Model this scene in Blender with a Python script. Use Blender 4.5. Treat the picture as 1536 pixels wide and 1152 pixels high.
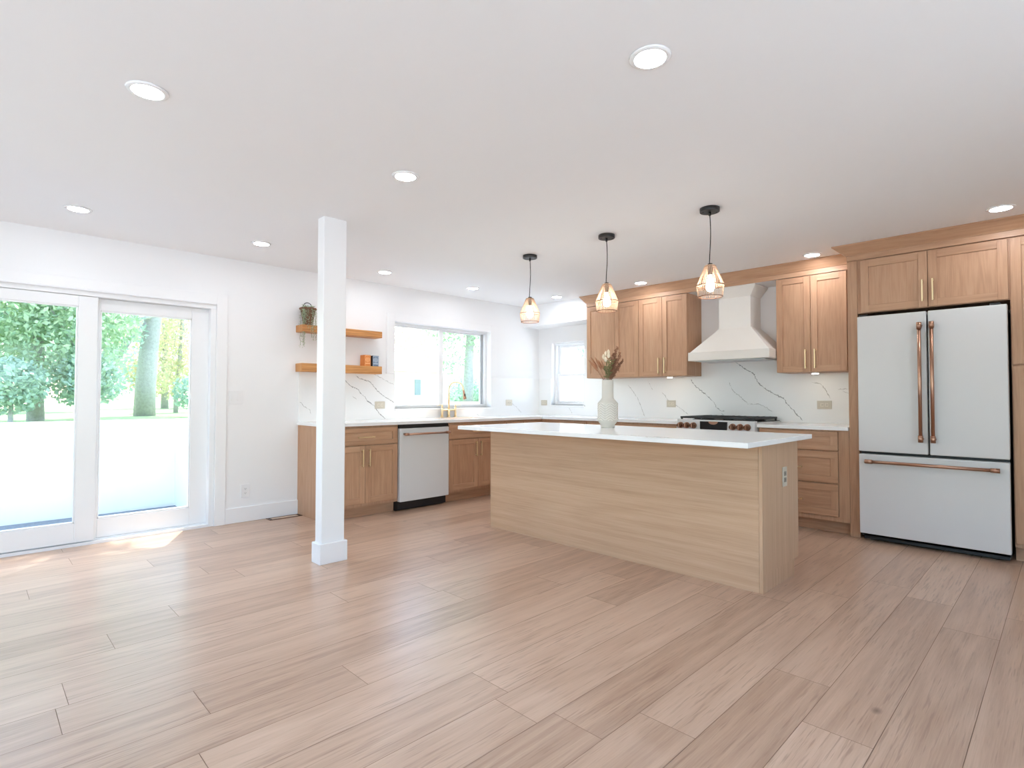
import bpy, bmesh, math, random
import numpy as np
from mathutils import Vector, Matrix

for o in list(bpy.data.objects):
    bpy.data.objects.remove(o)
S = bpy.context.scene
COL = S.collection
rnd = random.Random(7)

# ------------------------------------------------------------------ camera
RT = Vector((0.702, 0.712, 0.00117)).normalized()
FW = Vector((-0.7121, 0.7016, 0.02412)).normalized()
RT = (RT - FW * RT.dot(FW)).normalized()
UP = RT.cross(FW)
cam = bpy.data.cameras.new('camera')
cam.sensor_width = 36.0
cam.lens = 826.03 / 1536 * 36.0
cam.clip_start = 0.05
cam_o = bpy.data.objects.new('camera', cam)
COL.objects.link(cam_o)
cam_o.matrix_world = Matrix(((RT.x, UP.x, -FW.x, 0), (RT.y, UP.y, -FW.y, 0), (RT.z, UP.z, -FW.z, 1.162), (0, 0, 0, 1)))
S.camera = cam_o

# ------------------------------------------------------------------ light, sky, exposure
S.view_settings.view_transform = 'Standard'
S.view_settings.look = 'None'
S.view_settings.gamma = 1.0
S.view_settings.use_curve_mapping = False
EXPOSURE = 1.0
S.view_settings.exposure = EXPOSURE
SKY_STRENGTH = 0.6
SUN_ENERGY = 5.5
DOWNLIGHT = 56.0
BULB = 24.0
PUCK = 10.0

W = bpy.data.worlds.new('sky')
S.world = W
W.use_nodes = True
wn = W.node_tree
wn.nodes.clear()
sky = wn.nodes.new('ShaderNodeTexSky')
sky.sky_type = 'NISHITA'
sky.sun_disc = False
sky.sun_elevation = math.radians(62)
sky.sun_rotation = math.radians(-62)
sky.air_density = 1.0
sky.dust_density = 1.5
sky.ozone_density = 1.0
bg = wn.nodes.new('ShaderNodeBackground')
bg.inputs['Strength'].default_value = SKY_STRENGTH
wo = wn.nodes.new('ShaderNodeOutputWorld')
wn.links.new(sky.outputs[0], bg.inputs[0])
wn.links.new(bg.outputs[0], wo.inputs[0])

sun = bpy.data.lights.new('sun', 'SUN')
sun.energy = SUN_ENERGY
sun.angle = math.radians(0.8)
sun.color = (1.0, 0.98, 0.95)
sun_o = bpy.data.objects.new('sun', sun)
COL.objects.link(sun_o)
sd = Vector((0.31, -0.16, -1.0)).normalized()
sun_o.rotation_euler = sd.to_track_quat('-Z', 'Y').to_euler()
sun_o.location = (-8, 4, 12)

cy = S.cycles
cy.max_bounces = 10
cy.diffuse_bounces = 8
cy.glossy_bounces = 4
cy.transparent_max_bounces = 16
cy.transmission_bounces = 6
cy.sample_clamp_indirect = 6.0
cy.caustics_reflective = False
cy.caustics_refractive = False
cy.use_denoising = True

# ------------------------------------------------------------------ materials
M = {}


def lin(c):
    return tuple(((v / 255) / 12.92 if v / 255 <= 0.04045 else ((v / 255 + 0.055) / 1.055) ** 2.4) for v in c) + (1.0,)


def newmat(name):
    m = bpy.data.materials.new(name)
    m.use_nodes = True
    nt = m.node_tree
    nt.nodes.clear()
    out = nt.nodes.new('ShaderNodeOutputMaterial')
    M[name] = m
    return m, nt, out


def N(nt, t, **kw):
    n = nt.nodes.new(t)
    for k, v in kw.items():
        if k.startswith('i_'):
            n.inputs[k[2:].replace('_', ' ')].default_value = v
        else:
            setattr(n, k, v)
    return n


def L(nt, a, b):
    nt.links.new(a, b)


def principled(nt, out, col, rough=0.5, metal=0.0, **kw):
    b = nt.nodes.new('ShaderNodeBsdfPrincipled')
    b.inputs['Base Color'].default_value = col
    b.inputs['Roughness'].default_value = rough
    b.inputs['Metallic'].default_value = metal
    for k, v in kw.items():
        b.inputs[k.replace('_', ' ')].default_value = v
    L(nt, b.outputs[0], out.inputs[0])
    return b


def plain(name, rgb, rough=0.5, metal=0.0, var=0.03, scale=30.0, bump=0.0, **kw):
    """a solid colour with a very slight mottling and optional fine bump"""
    m, nt, out = newmat(name)
    c = lin(rgb)
    b = principled(nt, out, c, rough, metal, **kw)
    tc = N(nt, 'ShaderNodeTexCoord')
    no = N(nt, 'ShaderNodeTexNoise', i_Scale=scale, i_Detail=3.0)
    L(nt, tc.outputs['Object'], no.inputs['Vector'])
    if var:
        mx = N(nt, 'ShaderNodeMix', data_type='RGBA')
        mx.inputs[6].default_value = tuple(v * (1 - var) for v in c[:3]) + (1,)
        mx.inputs[7].default_value = tuple(min(1, v * (1 + var)) for v in c[:3]) + (1,)
        L(nt, no.outputs[0], mx.inputs[0])
        L(nt, mx.outputs[2], b.inputs['Base Color'])
    if bump:
        bu = N(nt, 'ShaderNodeBump', i_Strength=bump, i_Distance=0.002)
        L(nt, no.outputs[0], bu.inputs['Height'])
        L(nt, bu.outputs[0], b.inputs['Normal'])
    return m


def brushed(name, rgb, rough, sx=400.0):
    m, nt, out = newmat(name)
    c = lin(rgb)
    b = principled(nt, out, c, rough, 1.0)
    tc = N(nt, 'ShaderNodeTexCoord')
    mp = N(nt, 'ShaderNodeMapping')
    mp.inputs['Scale'].default_value = (sx, sx, sx * 0.1)
    no = N(nt, 'ShaderNodeTexNoise', i_Scale=1.0, i_Detail=2.0)
    L(nt, tc.outputs['Object'], mp.inputs[0])
    L(nt, mp.outputs[0], no.inputs['Vector'])
    mr = N(nt, 'ShaderNodeMapRange')
    mr.inputs[3].default_value = rough * 0.8
    mr.inputs[4].default_value = rough * 1.25
    L(nt, no.outputs[0], mr.inputs[0])
    L(nt, mr.outputs[0], b.inputs['Roughness'])
    return m


def emit(name, rgb, strength):
    m, nt, out = newmat(name)
    e = N(nt, 'ShaderNodeEmission')
    e.inputs[0].default_value = lin(rgb)
    e.inputs[1].default_value = strength
    L(nt, e.outputs[0], out.inputs[0])
    return m


def wood(name, light, mid, dark, rough=0.45, fine=(170, 6), broad=(26, 1.3), rings=0.25, ring_scale=(9, 0.7), tone=0.16, bump=0.12, contrast=1.0, knots=False, spec=0.4, ring_freq=60.0, flecks=False):
    """oak: UV runs in metres, v along the grain; 'tone' is the board's own shade"""
    m, nt, out = newmat(name)
    b = principled(nt, out, lin(mid), rough)
    b.inputs['Specular IOR Level'].default_value = spec
    uv = N(nt, 'ShaderNodeUVMap', uv_map='UVMap')
    at = N(nt, 'ShaderNodeAttribute', attribute_name='tone')

    def mapped(s):
        mp = N(nt, 'ShaderNodeMapping')
        mp.inputs['Scale'].default_value = (s[0], s[1], 1)
        L(nt, uv.outputs[0], mp.inputs[0])
        return mp
    f = N(nt, 'ShaderNodeTexNoise', i_Scale=1.0, i_Detail=3.0, i_Roughness=0.6)
    L(nt, mapped(fine).outputs[0], f.inputs['Vector'])
    g = N(nt, 'ShaderNodeTexNoise', i_Scale=1.0, i_Detail=4.0, i_Roughness=0.6, i_Distortion=0.4)
    L(nt, mapped(broad).outputs[0], g.inputs['Vector'])
    r0 = N(nt, 'ShaderNodeTexNoise', i_Scale=1.0, i_Detail=2.0, i_Roughness=0.45)
    L(nt, mapped(ring_scale).outputs[0], r0.inputs['Vector'])
    rm = N(nt, 'ShaderNodeMath', operation='MULTIPLY')
    rm.inputs[1].default_value = ring_freq
    L(nt, r0.outputs[0], rm.inputs[0])
    rs = N(nt, 'ShaderNodeMath', operation='SINE')
    L(nt, rm.outputs[0], rs.inputs[0])

    def madd(a, k, prev):
        mm = N(nt, 'ShaderNodeMath', operation='MULTIPLY_ADD')
        L(nt, a, mm.inputs[0])
        mm.inputs[1].default_value = k
        if prev is None:
            mm.inputs[2].default_value = 0.0
        else:
            L(nt, prev, mm.inputs[2])
        return mm.outputs[0]
    v = madd(f.outputs[0], 0.55 * contrast, None)
    v = madd(g.outputs[0], 0.65 * contrast, v)
    v = madd(rs.outputs[0], rings * 0.22, v)
    v = madd(at.outputs['Fac'], tone * 2, v)
    sub = N(nt, 'ShaderNodeMath', operation='SUBTRACT')
    L(nt, v, sub.inputs[0])
    sub.inputs[1].default_value = 0.6 * contrast - 0.5 + tone
    cr = N(nt, 'ShaderNodeValToRGB')
    cr.color_ramp.elements[0].position = 0.15
    cr.color_ramp.elements[0].color = lin(dark)
    cr.color_ramp.elements[1].position = 0.85
    cr.color_ramp.elements[1].color = lin(light)
    e = cr.color_ramp.elements.new(0.5)
    e.color = lin(mid)
    L(nt, sub.outputs[0], cr.inputs[0])
    colout = cr.outputs[0]
    if flecks:
        fk = N(nt, 'ShaderNodeTexNoise', i_Scale=1.0, i_Detail=2.0, i_Roughness=0.7)
        L(nt, mapped((95, 4.0)).outputs[0], fk.inputs['Vector'])
        fm = N(nt, 'ShaderNodeTexNoise', i_Scale=1.0, i_Detail=2.0)
        L(nt, mapped((5, 0.8)).outputs[0], fm.inputs['Vector'])
        ad = N(nt, 'ShaderNodeMath', operation='MULTIPLY_ADD')
        L(nt, fm.outputs[0], ad.inputs[0])
        ad.inputs[1].default_value = 0.45
        L(nt, fk.outputs[0], ad.inputs[2])
        mr2 = N(nt, 'ShaderNodeMapRange')
        mr2.inputs[1].default_value = 0.80
        mr2.inputs[2].default_value = 0.92
        mr2.inputs[3].default_value = 0.0
        mr2.inputs[4].default_value = 0.5
        L(nt, ad.outputs[0], mr2.inputs[0])
        mxf = N(nt, 'ShaderNodeMix', data_type='RGBA')
        L(nt, mr2.outputs[0], mxf.inputs[0])
        L(nt, colout, mxf.inputs[6])
        mxf.inputs[7].default_value = lin((146, 116, 96))
        colout = mxf.outputs[2]
    if knots:
        vo = N(nt, 'ShaderNodeTexVoronoi', i_Scale=1.0, i_Randomness=1.0)
        mp = mapped((2.6, 1.5))
        L(nt, mp.outputs[0], vo.inputs['Vector'])
        mr = N(nt, 'ShaderNodeMapRange')
        mr.inputs[1].default_value = 0.015
        mr.inputs[2].default_value = 0.055
        mr.inputs[3].default_value = 0.75
        mr.inputs[4].default_value = 0.0
        L(nt, vo.outputs['Distance'], mr.inputs[0])
        sel = N(nt, 'ShaderNodeMath', operation='GREATER_THAN')
        sep = N(nt, 'ShaderNodeSeparateColor')
        L(nt, vo.outputs['Color'], sep.inputs[0])
        L(nt, sep.outputs[0], sel.inputs[0])
        sel.inputs[1].default_value = 0.62
        ml = N(nt, 'ShaderNodeMath', operation='MULTIPLY')
        L(nt, sel.outputs[0], ml.inputs[0])
        L(nt, mr.outputs[0], ml.inputs[1])
        mx = N(nt, 'ShaderNodeMix', data_type='RGBA')
        L(nt, ml.outputs[0], mx.inputs[0])
        L(nt, colout, mx.inputs[6])
        mx.inputs[7].default_value = lin((112, 88, 70))
        colout = mx.outputs[2]
    L(nt, colout, b.inputs['Base Color'])
    if bump:
        bu = N(nt, 'ShaderNodeBump', i_Strength=bump, i_Distance=0.001)
        L(nt, f.outputs[0], bu.inputs['Height'])
        L(nt, bu.outputs[0], b.inputs['Normal'])
    return m


plain('wall_paint', (239, 239, 239), 0.6, var=0.006, scale=3)
plain('ceiling_paint', (242, 243, 244), 0.7, var=0.006, scale=3)
plain('trim_white', (240, 240, 240), 0.35, var=0.005)
plain('vinyl_white', (238, 239, 240), 0.3, var=0.005)
wood('oak', (204, 167, 137), (188, 148, 117), (157, 117, 89), rough=0.42, contrast=0.8, rings=0.2)
wood('island_oak', (213, 182, 152), (197, 163, 132), (168, 134, 104), rough=0.45, fine=(260, 5), broad=(70, 1.1), rings=0.22, ring_scale=(2.2, 0.16), tone=0.08, contrast=0.75, ring_freq=90.0)
wood('shelf_oak', (222, 170, 112), (203, 145, 88), (160, 105, 60), rough=0.5, broad=(40, 2.0), rings=0.4, contrast=1.1)
wood('floor_oak', (214, 185, 161), (196, 165, 141), (164, 132, 109), rough=0.3, fine=(190, 5), broad=(34, 1.6), rings=0.3, ring_scale=(3.4, 0.3), tone=0.15, bump=0.12, knots=True, spec=0.6, contrast=0.7, flecks=True)
plain('floor_gap', (140, 114, 96), 0.8, var=0.05)
plain('quartz', (243, 243, 242), 0.12, var=0.012, scale=4)
plain('quartz_vein', (188, 186, 183), 0.15, var=0.12, scale=60)
plain('quartz_vein_dark', (166, 165, 164), 0.15, var=0.12, scale=60)
plain('slab', (241, 241, 240), 0.2, var=0.015, scale=3)
plain('appliance_white', (214, 214, 213), 0.42, var=0.008, scale=2)
plain('hood_white', (235, 231, 224), 0.45, var=0.006)
plain('black_plastic', (24, 24, 25), 0.45, var=0.1)
plain('black_glass', (40, 42, 44), 0.12, var=0.02)
plain('cast_iron', (44, 46, 47), 0.55, var=0.15, scale=80)
plain('black_metal', (40, 39, 39), 0.4, metal=0.0, var=0.05)
brushed('copper', (182, 142, 120), 0.33)
brushed('brass', (242, 222, 180), 0.36)
brushed('bronze_dark', (128, 96, 78), 0.35)
plain('nickel_plate', (206, 198, 182), 0.4, var=0.01)
brushed('steel', (190, 192, 194), 0.3)
plain('outlet_ivory', (222, 214, 198), 0.4, var=0.01)
plain('device_white', (236, 236, 236), 0.3, var=0.005)
plain('device_grey', (150, 142, 128), 0.4, var=0.02)
plain('slot_dark', (60, 58, 56), 0.6, var=0.05)
plain('rope', (226, 198, 172), 0.8, var=0.2, scale=120, bump=0.3)
plain('shade_wire', (120, 80, 56), 0.5, var=0.1)
emit('bulb_glow', (255, 238, 218), BULB)
emit('lens_glow', (247, 249, 255), DOWNLIGHT)
emit('puck_glow', (255, 238, 214), PUCK)
plain('vase_ridge', (228, 224, 216), 0.7, var=0.05, scale=90)
plain('dried_brown', (150, 108, 84), 0.85, var=0.25, scale=90)
plain('dried_rust', (172, 122, 92), 0.85, var=0.25, scale=90)
plain('dried_cream', (232, 220, 198), 0.9, var=0.1, scale=90)
plain('dried_green', (128, 124, 82), 0.8, var=0.2, scale=90)
plain('basket_brown', (122, 88, 66), 0.85, var=0.4, scale=160, bump=0.5)
plain('vine_leaf', (176, 192, 160), 0.6, var=0.2, scale=60)
plain('vine_stem', (92, 96, 74), 0.7, var=0.2)
plain('box_orange', (214, 130, 62), 0.55, var=0.1, scale=60)
plain('box_orange_light', (240, 182, 130), 0.55, var=0.1, scale=60)
plain('box_blue', (112, 132, 154), 0.55, var=0.1, scale=60)
plain('box_blue_light', (192, 206, 220), 0.55, var=0.1, scale=60)
plain('box_black', (44, 42, 44), 0.55, var=0.05)
plain('stucco', (244, 246, 248), 0.9, var=0.02, scale=8, bump=0.2)
plain('concrete', (226, 224, 220), 0.9, var=0.12, scale=20, bump=0.3)
plain('gravel', (124, 128, 134), 0.95, var=0.5, scale=60, bump=0.8)
plain('grass', (150, 172, 110), 0.95, var=0.3, scale=6)
plain('bark', (174, 169, 165), 0.9, var=0.3, scale=24, bump=0.8)
plain('siding', (240, 240, 238), 0.8, var=0.02, scale=5)
plain('roof_shingle', (196, 194, 192), 0.9, var=0.2, scale=30)
plain('house_window', (150, 156, 166), 0.2, var=0.05)


def ceramic():
    m, nt, out = newmat('vase_ceramic')
    principled(nt, out, lin((208, 204, 195)), 0.75)
    b = nt.nodes['Principled BSDF']
    tc = N(nt, 'ShaderNodeTexCoord')
    no = N(nt, 'ShaderNodeTexNoise', i_Scale=140.0, i_Detail=3.0)
    L(nt, tc.outputs['Object'], no.inputs['Vector'])
    bu = N(nt, 'ShaderNodeBump', i_Strength=0.15, i_Distance=0.002)
    L(nt, no.outputs[0], bu.inputs['Height'])
    L(nt, bu.outputs[0], b.inputs['Normal'])


ceramic()


def glass(name, tint, refl=0.9):
    m, nt, out = newmat(name)
    t = N(nt, 'ShaderNodeBsdfTransparent')
    t.inputs[0].default_value = lin(tint)
    g = N(nt, 'ShaderNodeBsdfGlossy')
    g.inputs['Roughness'].default_value = 0.02
    fr = N(nt, 'ShaderNodeFresnel')
    fr.inputs[0].default_value = 1.45
    mu = N(nt, 'ShaderNodeMath', operation='MULTIPLY')
    mu.inputs[1].default_value = refl
    ge = N(nt, 'ShaderNodeNewGeometry')      # reflect on entering the pane only, so thin glass stays clear at grazing angles
    iv = N(nt, 'ShaderNodeMath', operation='SUBTRACT')
    iv.inputs[0].default_value = 1.0
    L(nt, ge.outputs['Backfacing'], iv.inputs[1])
    fm = N(nt, 'ShaderNodeMath', operation='MULTIPLY')
    L(nt, fr.outputs[0], fm.inputs[0])
    L(nt, iv.outputs[0], fm.inputs[1])
    L(nt, fm.outputs[0], mu.inputs[0])
    mx = N(nt, 'ShaderNodeMixShader')
    L(nt, mu.outputs[0], mx.inputs[0])
    L(nt, t.outputs[0], mx.inputs[1])
    L(nt, g.outputs[0], mx.inputs[2])
    L(nt, mx.outputs[0], out.inputs[0])


glass('pane', (246, 250, 249))


def leafmat(name, a, b_, c):
    m, nt, out = newmat(name)
    at = N(nt, 'ShaderNodeAttribute', attribute_name='tone')
    cr = N(nt, 'ShaderNodeValToRGB')
    cr.color_ramp.elements[0].color = lin(a)
    cr.color_ramp.elements[1].color = lin(c)
    e = cr.color_ramp.elements.new(0.5)
    e.color = lin(b_)
    L(nt, at.outputs['Fac'], cr.inputs[0])
    d = N(nt, 'ShaderNodeBsdfDiffuse')
    t = N(nt, 'ShaderNodeBsdfTranslucent')
    L(nt, cr.outputs[0], d.inputs[0])
    L(nt, cr.outputs[0], t.inputs[0])
    mx = N(nt, 'ShaderNodeMixShader')
    mx.inputs[0].default_value = 0.5
    L(nt, d.outputs[0], mx.inputs[1])
    L(nt, t.outputs[0], mx.inputs[2])
    L(nt, mx.outputs[0], out.inputs[0])


leafmat('leaf_green', (160, 184, 150), (186, 206, 174), (212, 222, 196))
leafmat('leaf_teal', (164, 186, 172), (186, 208, 192), (210, 222, 210))
leafmat('leaf_yellow', (190, 196, 156), (208, 204, 170), (214, 190, 166))


# ------------------------------------------------------------------ mesh helpers
def wloc(o):
    v = Vector((0, 0, 0))
    while o is not None:
        v += o.location
        o = o.parent
    return v


class MB:
    """collects shapes in world coordinates; build() links them as one mesh object"""

    def __init__(s):
        s.bm = bmesh.new()
        s.uv = s.bm.loops.layers.uv.new('UVMap')
        s.tone = s.bm.faces.layers.float.new('tone')

    def face(s, pts, mat=0, uvs=None, tone=0.5, smooth=False):
        vs = [s.bm.verts.new(p) for p in pts]
        f = s.bm.faces.new(vs)
        f.material_index = mat
        f[s.tone] = tone
        f.smooth = smooth
        if uvs:
            for l, u in zip(f.loops, uvs):
                l[s.uv].uv = u
        return f

    def hexa(s, v, grain='z', mat=0, tone=None, smooth=False):
        """v: 8 points, bottom ring 0-3 (ccw seen from above) and top ring 4-7"""
        if tone is None:
            tone = rnd.random()
        off = (rnd.uniform(0, 40), rnd.uniform(0, 40))
        g = 'xyz'.index(grain)
        vs = [s.bm.verts.new(p) for p in v]
        for idx in ((0, 3, 2, 1), (4, 5, 6, 7), (0, 1, 5, 4), (1, 2, 6, 5), (2, 3, 7, 6), (3, 0, 4, 7)):
            f = s.bm.faces.new([vs[i] for i in idx])
            f.material_index = mat
            f[s.tone] = tone
            f.normal_update()
            n = f.normal
            ax = max(range(3), key=lambda k: abs(n[k]))
            o = [k for k in range(3) if k != ax]
            if g in o:
                va = g
                ua = o[0] if o[1] == g else o[1]
            else:
                ua, va = o
            for l in f.loops:
                c = l.vert.co
                l[s.uv].uv = (c[ua] + off[0], c[va] + off[1])

    def box(s, x0, x1, y0, y1, z0, z1, grain='z', mat=0, tone=None):
        x0, x1 = min(x0, x1), max(x0, x1)
        y0, y1 = min(y0, y1), max(y0, y1)
        z0, z1 = min(z0, z1), max(z0, z1)
        s.hexa([(x0, y0, z0), (x1, y0, z0), (x1, y1, z0), (x0, y1, z0), (x0, y0, z1), (x1, y0, z1), (x1, y1, z1), (x0, y1, z1)], grain, mat, tone)
        return s

    def tube(s, pts, r, seg=8, mat=0, caps=True, tone=None, smooth=True):
        pts = [Vector(p) for p in pts]
        rs = r if isinstance(r, (list, tuple)) else [r] * len(pts)
        if tone is None:
            tone = rnd.random()
        rings = []
        prev = None
        for i, p in enumerate(pts):
            d = (pts[min(i + 1, len(pts) - 1)] - pts[max(i - 1, 0)]).normalized()
            if prev is None:
                a = Vector((0, 0, 1)) if abs(d.z) < 0.9 else Vector((1, 0, 0))
                n = d.cross(a).normalized()
            else:
                n = (prev - d * prev.dot(d)).normalized()
            prev = n
            b = d.cross(n)
            rings.append([s.bm.verts.new(p + (n * math.cos(2 * math.pi * k / seg) + b * math.sin(2 * math.pi * k / seg)) * rs[i]) for k in range(seg)])
        for a, b in zip(rings, rings[1:]):
            for k in range(seg):
                f = s.bm.faces.new([a[k], a[(k + 1) % seg], b[(k + 1) % seg], b[k]])
                f.material_index = mat
                f.smooth = smooth
                f[s.tone] = tone
        if caps:
            for ring, rev in ((rings[0], True), (rings[-1], False)):
                f = s.bm.faces.new(list(reversed(ring)) if rev else ring)
                f.material_index = mat
                f[s.tone] = tone
        return s

    def lathe(s, prof, c=(0, 0), seg=32, mat=0, smooth=True, caps=True):
        """prof: list of (r, z) from bottom to top around the vertical through c"""
        rings = []
        for r, z in prof:
            rings.append([s.bm.verts.new((c[0] + r * math.cos(2 * math.pi * k / seg), c[1] + r * math.sin(2 * math.pi * k / seg), z)) for k in range(seg)])
        for a, b in zip(rings, rings[1:]):
            for k in range(seg):
                f = s.bm.faces.new([a[k], a[(k + 1) % seg], b[(k + 1) % seg], b[k]])
                f.material_index = mat
                f.smooth = smooth
                f[s.tone] = 0.5
        if caps:
            f = s.bm.faces.new(list(reversed(rings[0])))
            f.material_index = mat
            f = s.bm.faces.new(rings[-1])
            f.material_index = mat
        return s

    def cyl(s, p0, p1, r, seg=20, mat=0, r2=None):
        return s.tube([p0, p1], [r, r if r2 is None else r2], seg, mat)

    def build(s, name, mats, parent=None, bevel=0.0, seg=1, kind=None, base=None):
        if not isinstance(mats, (list, tuple)):
            mats = [mats]
        bmesh.ops.recalc_face_normals(s.bm, faces=s.bm.faces)
        if parent is not None:
            off = wloc(parent)
        elif base is not None:
            off = Vector(base)
        else:
            xs = [v.co for v in s.bm.verts]
            off = Vector(((min(c.x for c in xs) + max(c.x for c in xs)) / 2, (min(c.y for c in xs) + max(c.y for c in xs)) / 2, min(c.z for c in xs)))
        for v in s.bm.verts:
            v.co -= off
        me = bpy.data.meshes.new(name)
        s.bm.to_mesh(me)
        s.bm.free()
        o = bpy.data.objects.new(name, me)
        COL.objects.link(o)
        for m in mats:
            me.materials.append(M[m])
        if parent is not None:
            o.parent = parent
        else:
            o.location = off
        if bevel:
            md = o.modifiers.new('edge', 'BEVEL')
            md.width = bevel
            md.segments = seg
            md.limit_method = 'ANGLE'
            md.angle_limit = math.radians(40)
        if kind:
            o['kind'] = kind
        return o


def tag(o, label, cat, group=None):
    o['label'] = label
    o['category'] = cat
    if group:
        o['group'] = group
    return o


def thing(name, loc, label=None, cat=None, group=None, kind=None):
    o = bpy.data.objects.new(name, None)
    o.empty_display_size = 0.1
    o.location = loc
    COL.objects.link(o)
    if label:
        tag(o, label, cat, group)
    if kind:
        o['kind'] = kind
    return o


def dup(root, loc, label=None):
    r = root.copy()
    COL.objects.link(r)
    r.location = loc
    if label:
        r['label'] = label
    kids = [c for c in bpy.data.objects if c.parent == root]
    for ch in kids:
        c = ch.copy()
        COL.objects.link(c)
        c.parent = r
        for g in [g for g in bpy.data.objects if g.parent == ch]:
            d = g.copy()
            COL.objects.link(d)
            d.parent = c
    return r


XA = -5.43      # inner face of the wall with the sliding door (runs along y)
YB = 5.90       # inner face of the wall with the range (runs along x)
ZC = 2.4384     # ceiling
XR = 1.70       # wall to the right of the pantry
YR = -2.60      # wall behind the viewer
CT = 0.914      # counter top height
SL = 0.018      # backsplash slab thickness

# ------------------------------------------------------------------ shell
# floor: boards run along y, joints where the photograph shows them
BW = 0.2195
known = {12: 0.5, 13: 0.811, 8: 0.651, 7: 1.17, 5: 1.532, 3: 1.553, 1: 2.481, 0: 2.152, 2: 1.782, 10: 0.288, 6: 0.554, 17: 0.266, 9: 2.05, 11: 1.55, 4: 3.1, 14: 1.75}
fb = MB()
for k in range(-10, 23):
    x1 = -0.478 - BW * k
    x0 = x1 - BW
    x0c, x1c = max(x0, XA - 0.16), min(x1, XR)
    if x1c - x0c < 0.004:
        continue
    r = random.Random(100 + k)
    j = [known.get(k, r.uniform(-0.5, 1.5))]
    while j[-1] < YB:
        j.append(j[-1] + r.uniform(1.5, 2.1))
    while j[0] > YR:
        j.insert(0, j[0] - r.uniform(1.5, 2.1))
    g = 0.0011
    for y0, y1 in zip(j, j[1:]):
        y0, y1 = max(y0, YR), min(y1, YB + 0.02)
        if y1 - y0 < 0.02:
            continue
        u0, v0 = r.uniform(0, 50), r.uniform(0, 50)
        p = [(x0c + g, y0 + g, 0), (x1c - g, y0 + g, 0), (x1c - g, y1 - g, 0), (x0c + g, y1 - g, 0)]
        fb.face(p, 0, [(q[0] - x0c + u0, q[1] - y0 + v0) for q in p], r.random())
fb.face([(XA - 0.16, YR, -0.0012), (XR, YR, -0.0012), (XR, YB + 0.02, -0.0012), (XA - 0.16, YB + 0.02, -0.0012)], 1)
fb.box(XA - 0.16, XR, YR, YB + 0.02, -0.10, -0.002, mat=1)
fl = fb.build('floor', ['floor_oak', 'floor_gap'], kind='structure', base=(0, 0, 0))

c = MB().box(XA - 0.16, XR + 0.15, YR - 0.15, YB + 0.15, ZC, ZC + 0.16)
c.build('ceiling', 'ceiling_paint', kind='structure')

DY0, DY1, DZ = -0.20, 1.585, 2.0          # sliding door opening
W1 = (3.456, 4.938, 1.03, 2.03)           # window over the sink (y0, y1, z0, z1)
W2 = (-5.18, -4.60, 1.054, 1.93)          # small window (x0, x1, z0, z1)
T = 0.16
w = MB()
w.box(XA - T, XA, YR, DY0, 0, ZC)
w.box(XA - T, XA, DY0, DY1, DZ, ZC)
w.box(XA - T, XA, DY1, W1[0], 0, ZC)
w.box(XA - T, XA, W1[0], W1[1], 0, W1[2])
w.box(XA - T, XA, W1[0], W1[1], W1[3], ZC)
w.box(XA - T, XA, W1[1], YB + T, 0, ZC)
w.build('wall_left', 'wall_paint', kind='structure')
w = MB()
w.box(XA, W2[0], YB, YB + T, 0, ZC)
w.box(W2[0], W2[1], YB, YB + T, 0, W2[2])
w.box(W2[0], W2[1], YB, YB + T, W2[3], ZC)
w.box(W2[1], XR, YB, YB + T, 0, ZC)
w.build('wall_back', 'wall_paint', kind='structure')
QW = (-1.9, 2.9, 0.45, 2.15)              # unseen wide window added in the right wall for fill daylight
w = MB()
w.box(XR, XR + T, YR, QW[0], 0, ZC)
w.box(XR, XR + T, QW[1], YB + T, 0, ZC)
w.box(XR, XR + T, QW[0], QW[1], 0, QW[2])
w.box(XR, XR + T, QW[0], QW[1], QW[3], ZC)
w.build('wall_right', 'wall_paint', kind='structure')
wr = thing('fill_window_right', (XR + 0.08, (QW[0] + QW[1]) / 2, QW[2]), kind='structure')
f = MB()
for y in (QW[0], (2 * QW[0] + QW[1]) / 3, (QW[0] + 2 * QW[1]) / 3, QW[1]):
    f.box(XR + 0.04, XR + 0.12, max(QW[0], y - 0.04), min(QW[1], y + 0.04), QW[2], QW[3])
f.box(XR + 0.04, XR + 0.12, QW[0], QW[1], QW[2], QW[2] + 0.06)
f.box(XR + 0.04, XR + 0.12, QW[0], QW[1], QW[3] - 0.06, QW[3])
f.build('frame', 'vinyl_white', wr)
MB().box(XR + 0.079, XR + 0.083, QW[0] + 0.03, QW[1] - 0.03, QW[2] + 0.03, QW[3] - 0.03).build('glass', 'pane', wr)
RW = (-4.2, 0.4, 0.45, 2.15)              # out of view behind the viewer: window put in so daylight brightens the room
w = MB()
w.box(XA - T, RW[0], YR - T, YR, 0, ZC)
w.box(RW[1], XR + T, YR - T, YR, 0, ZC)
w.box(RW[0], RW[1], YR - T, YR, 0, RW[2])
w.box(RW[0], RW[1], YR - T, YR, RW[3], ZC)
w.build('wall_rear', 'wall_paint', kind='structure')
wr = thing('fill_window_rear', ((RW[0] + RW[1]) / 2, YR - 0.08, RW[2]), kind='structure')
f = MB()
for x in (RW[0], (2 * RW[0] + RW[1]) / 3, (RW[0] + 2 * RW[1]) / 3, RW[1]):
    f.box(max(RW[0], x - 0.04), min(RW[1], x + 0.04), YR - 0.12, YR - 0.04, RW[2], RW[3])
f.box(RW[0], RW[1], YR - 0.12, YR - 0.04, RW[2], RW[2] + 0.06)
f.box(RW[0], RW[1], YR - 0.12, YR - 0.04, RW[3] - 0.06, RW[3])
f.build('frame', 'vinyl_white', wr)
MB().box(RW[0] + 0.03, RW[1] - 0.03, YR - 0.083, YR - 0.079, RW[2] + 0.03, RW[3] - 0.03).build('glass', 'pane', wr)

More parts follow.
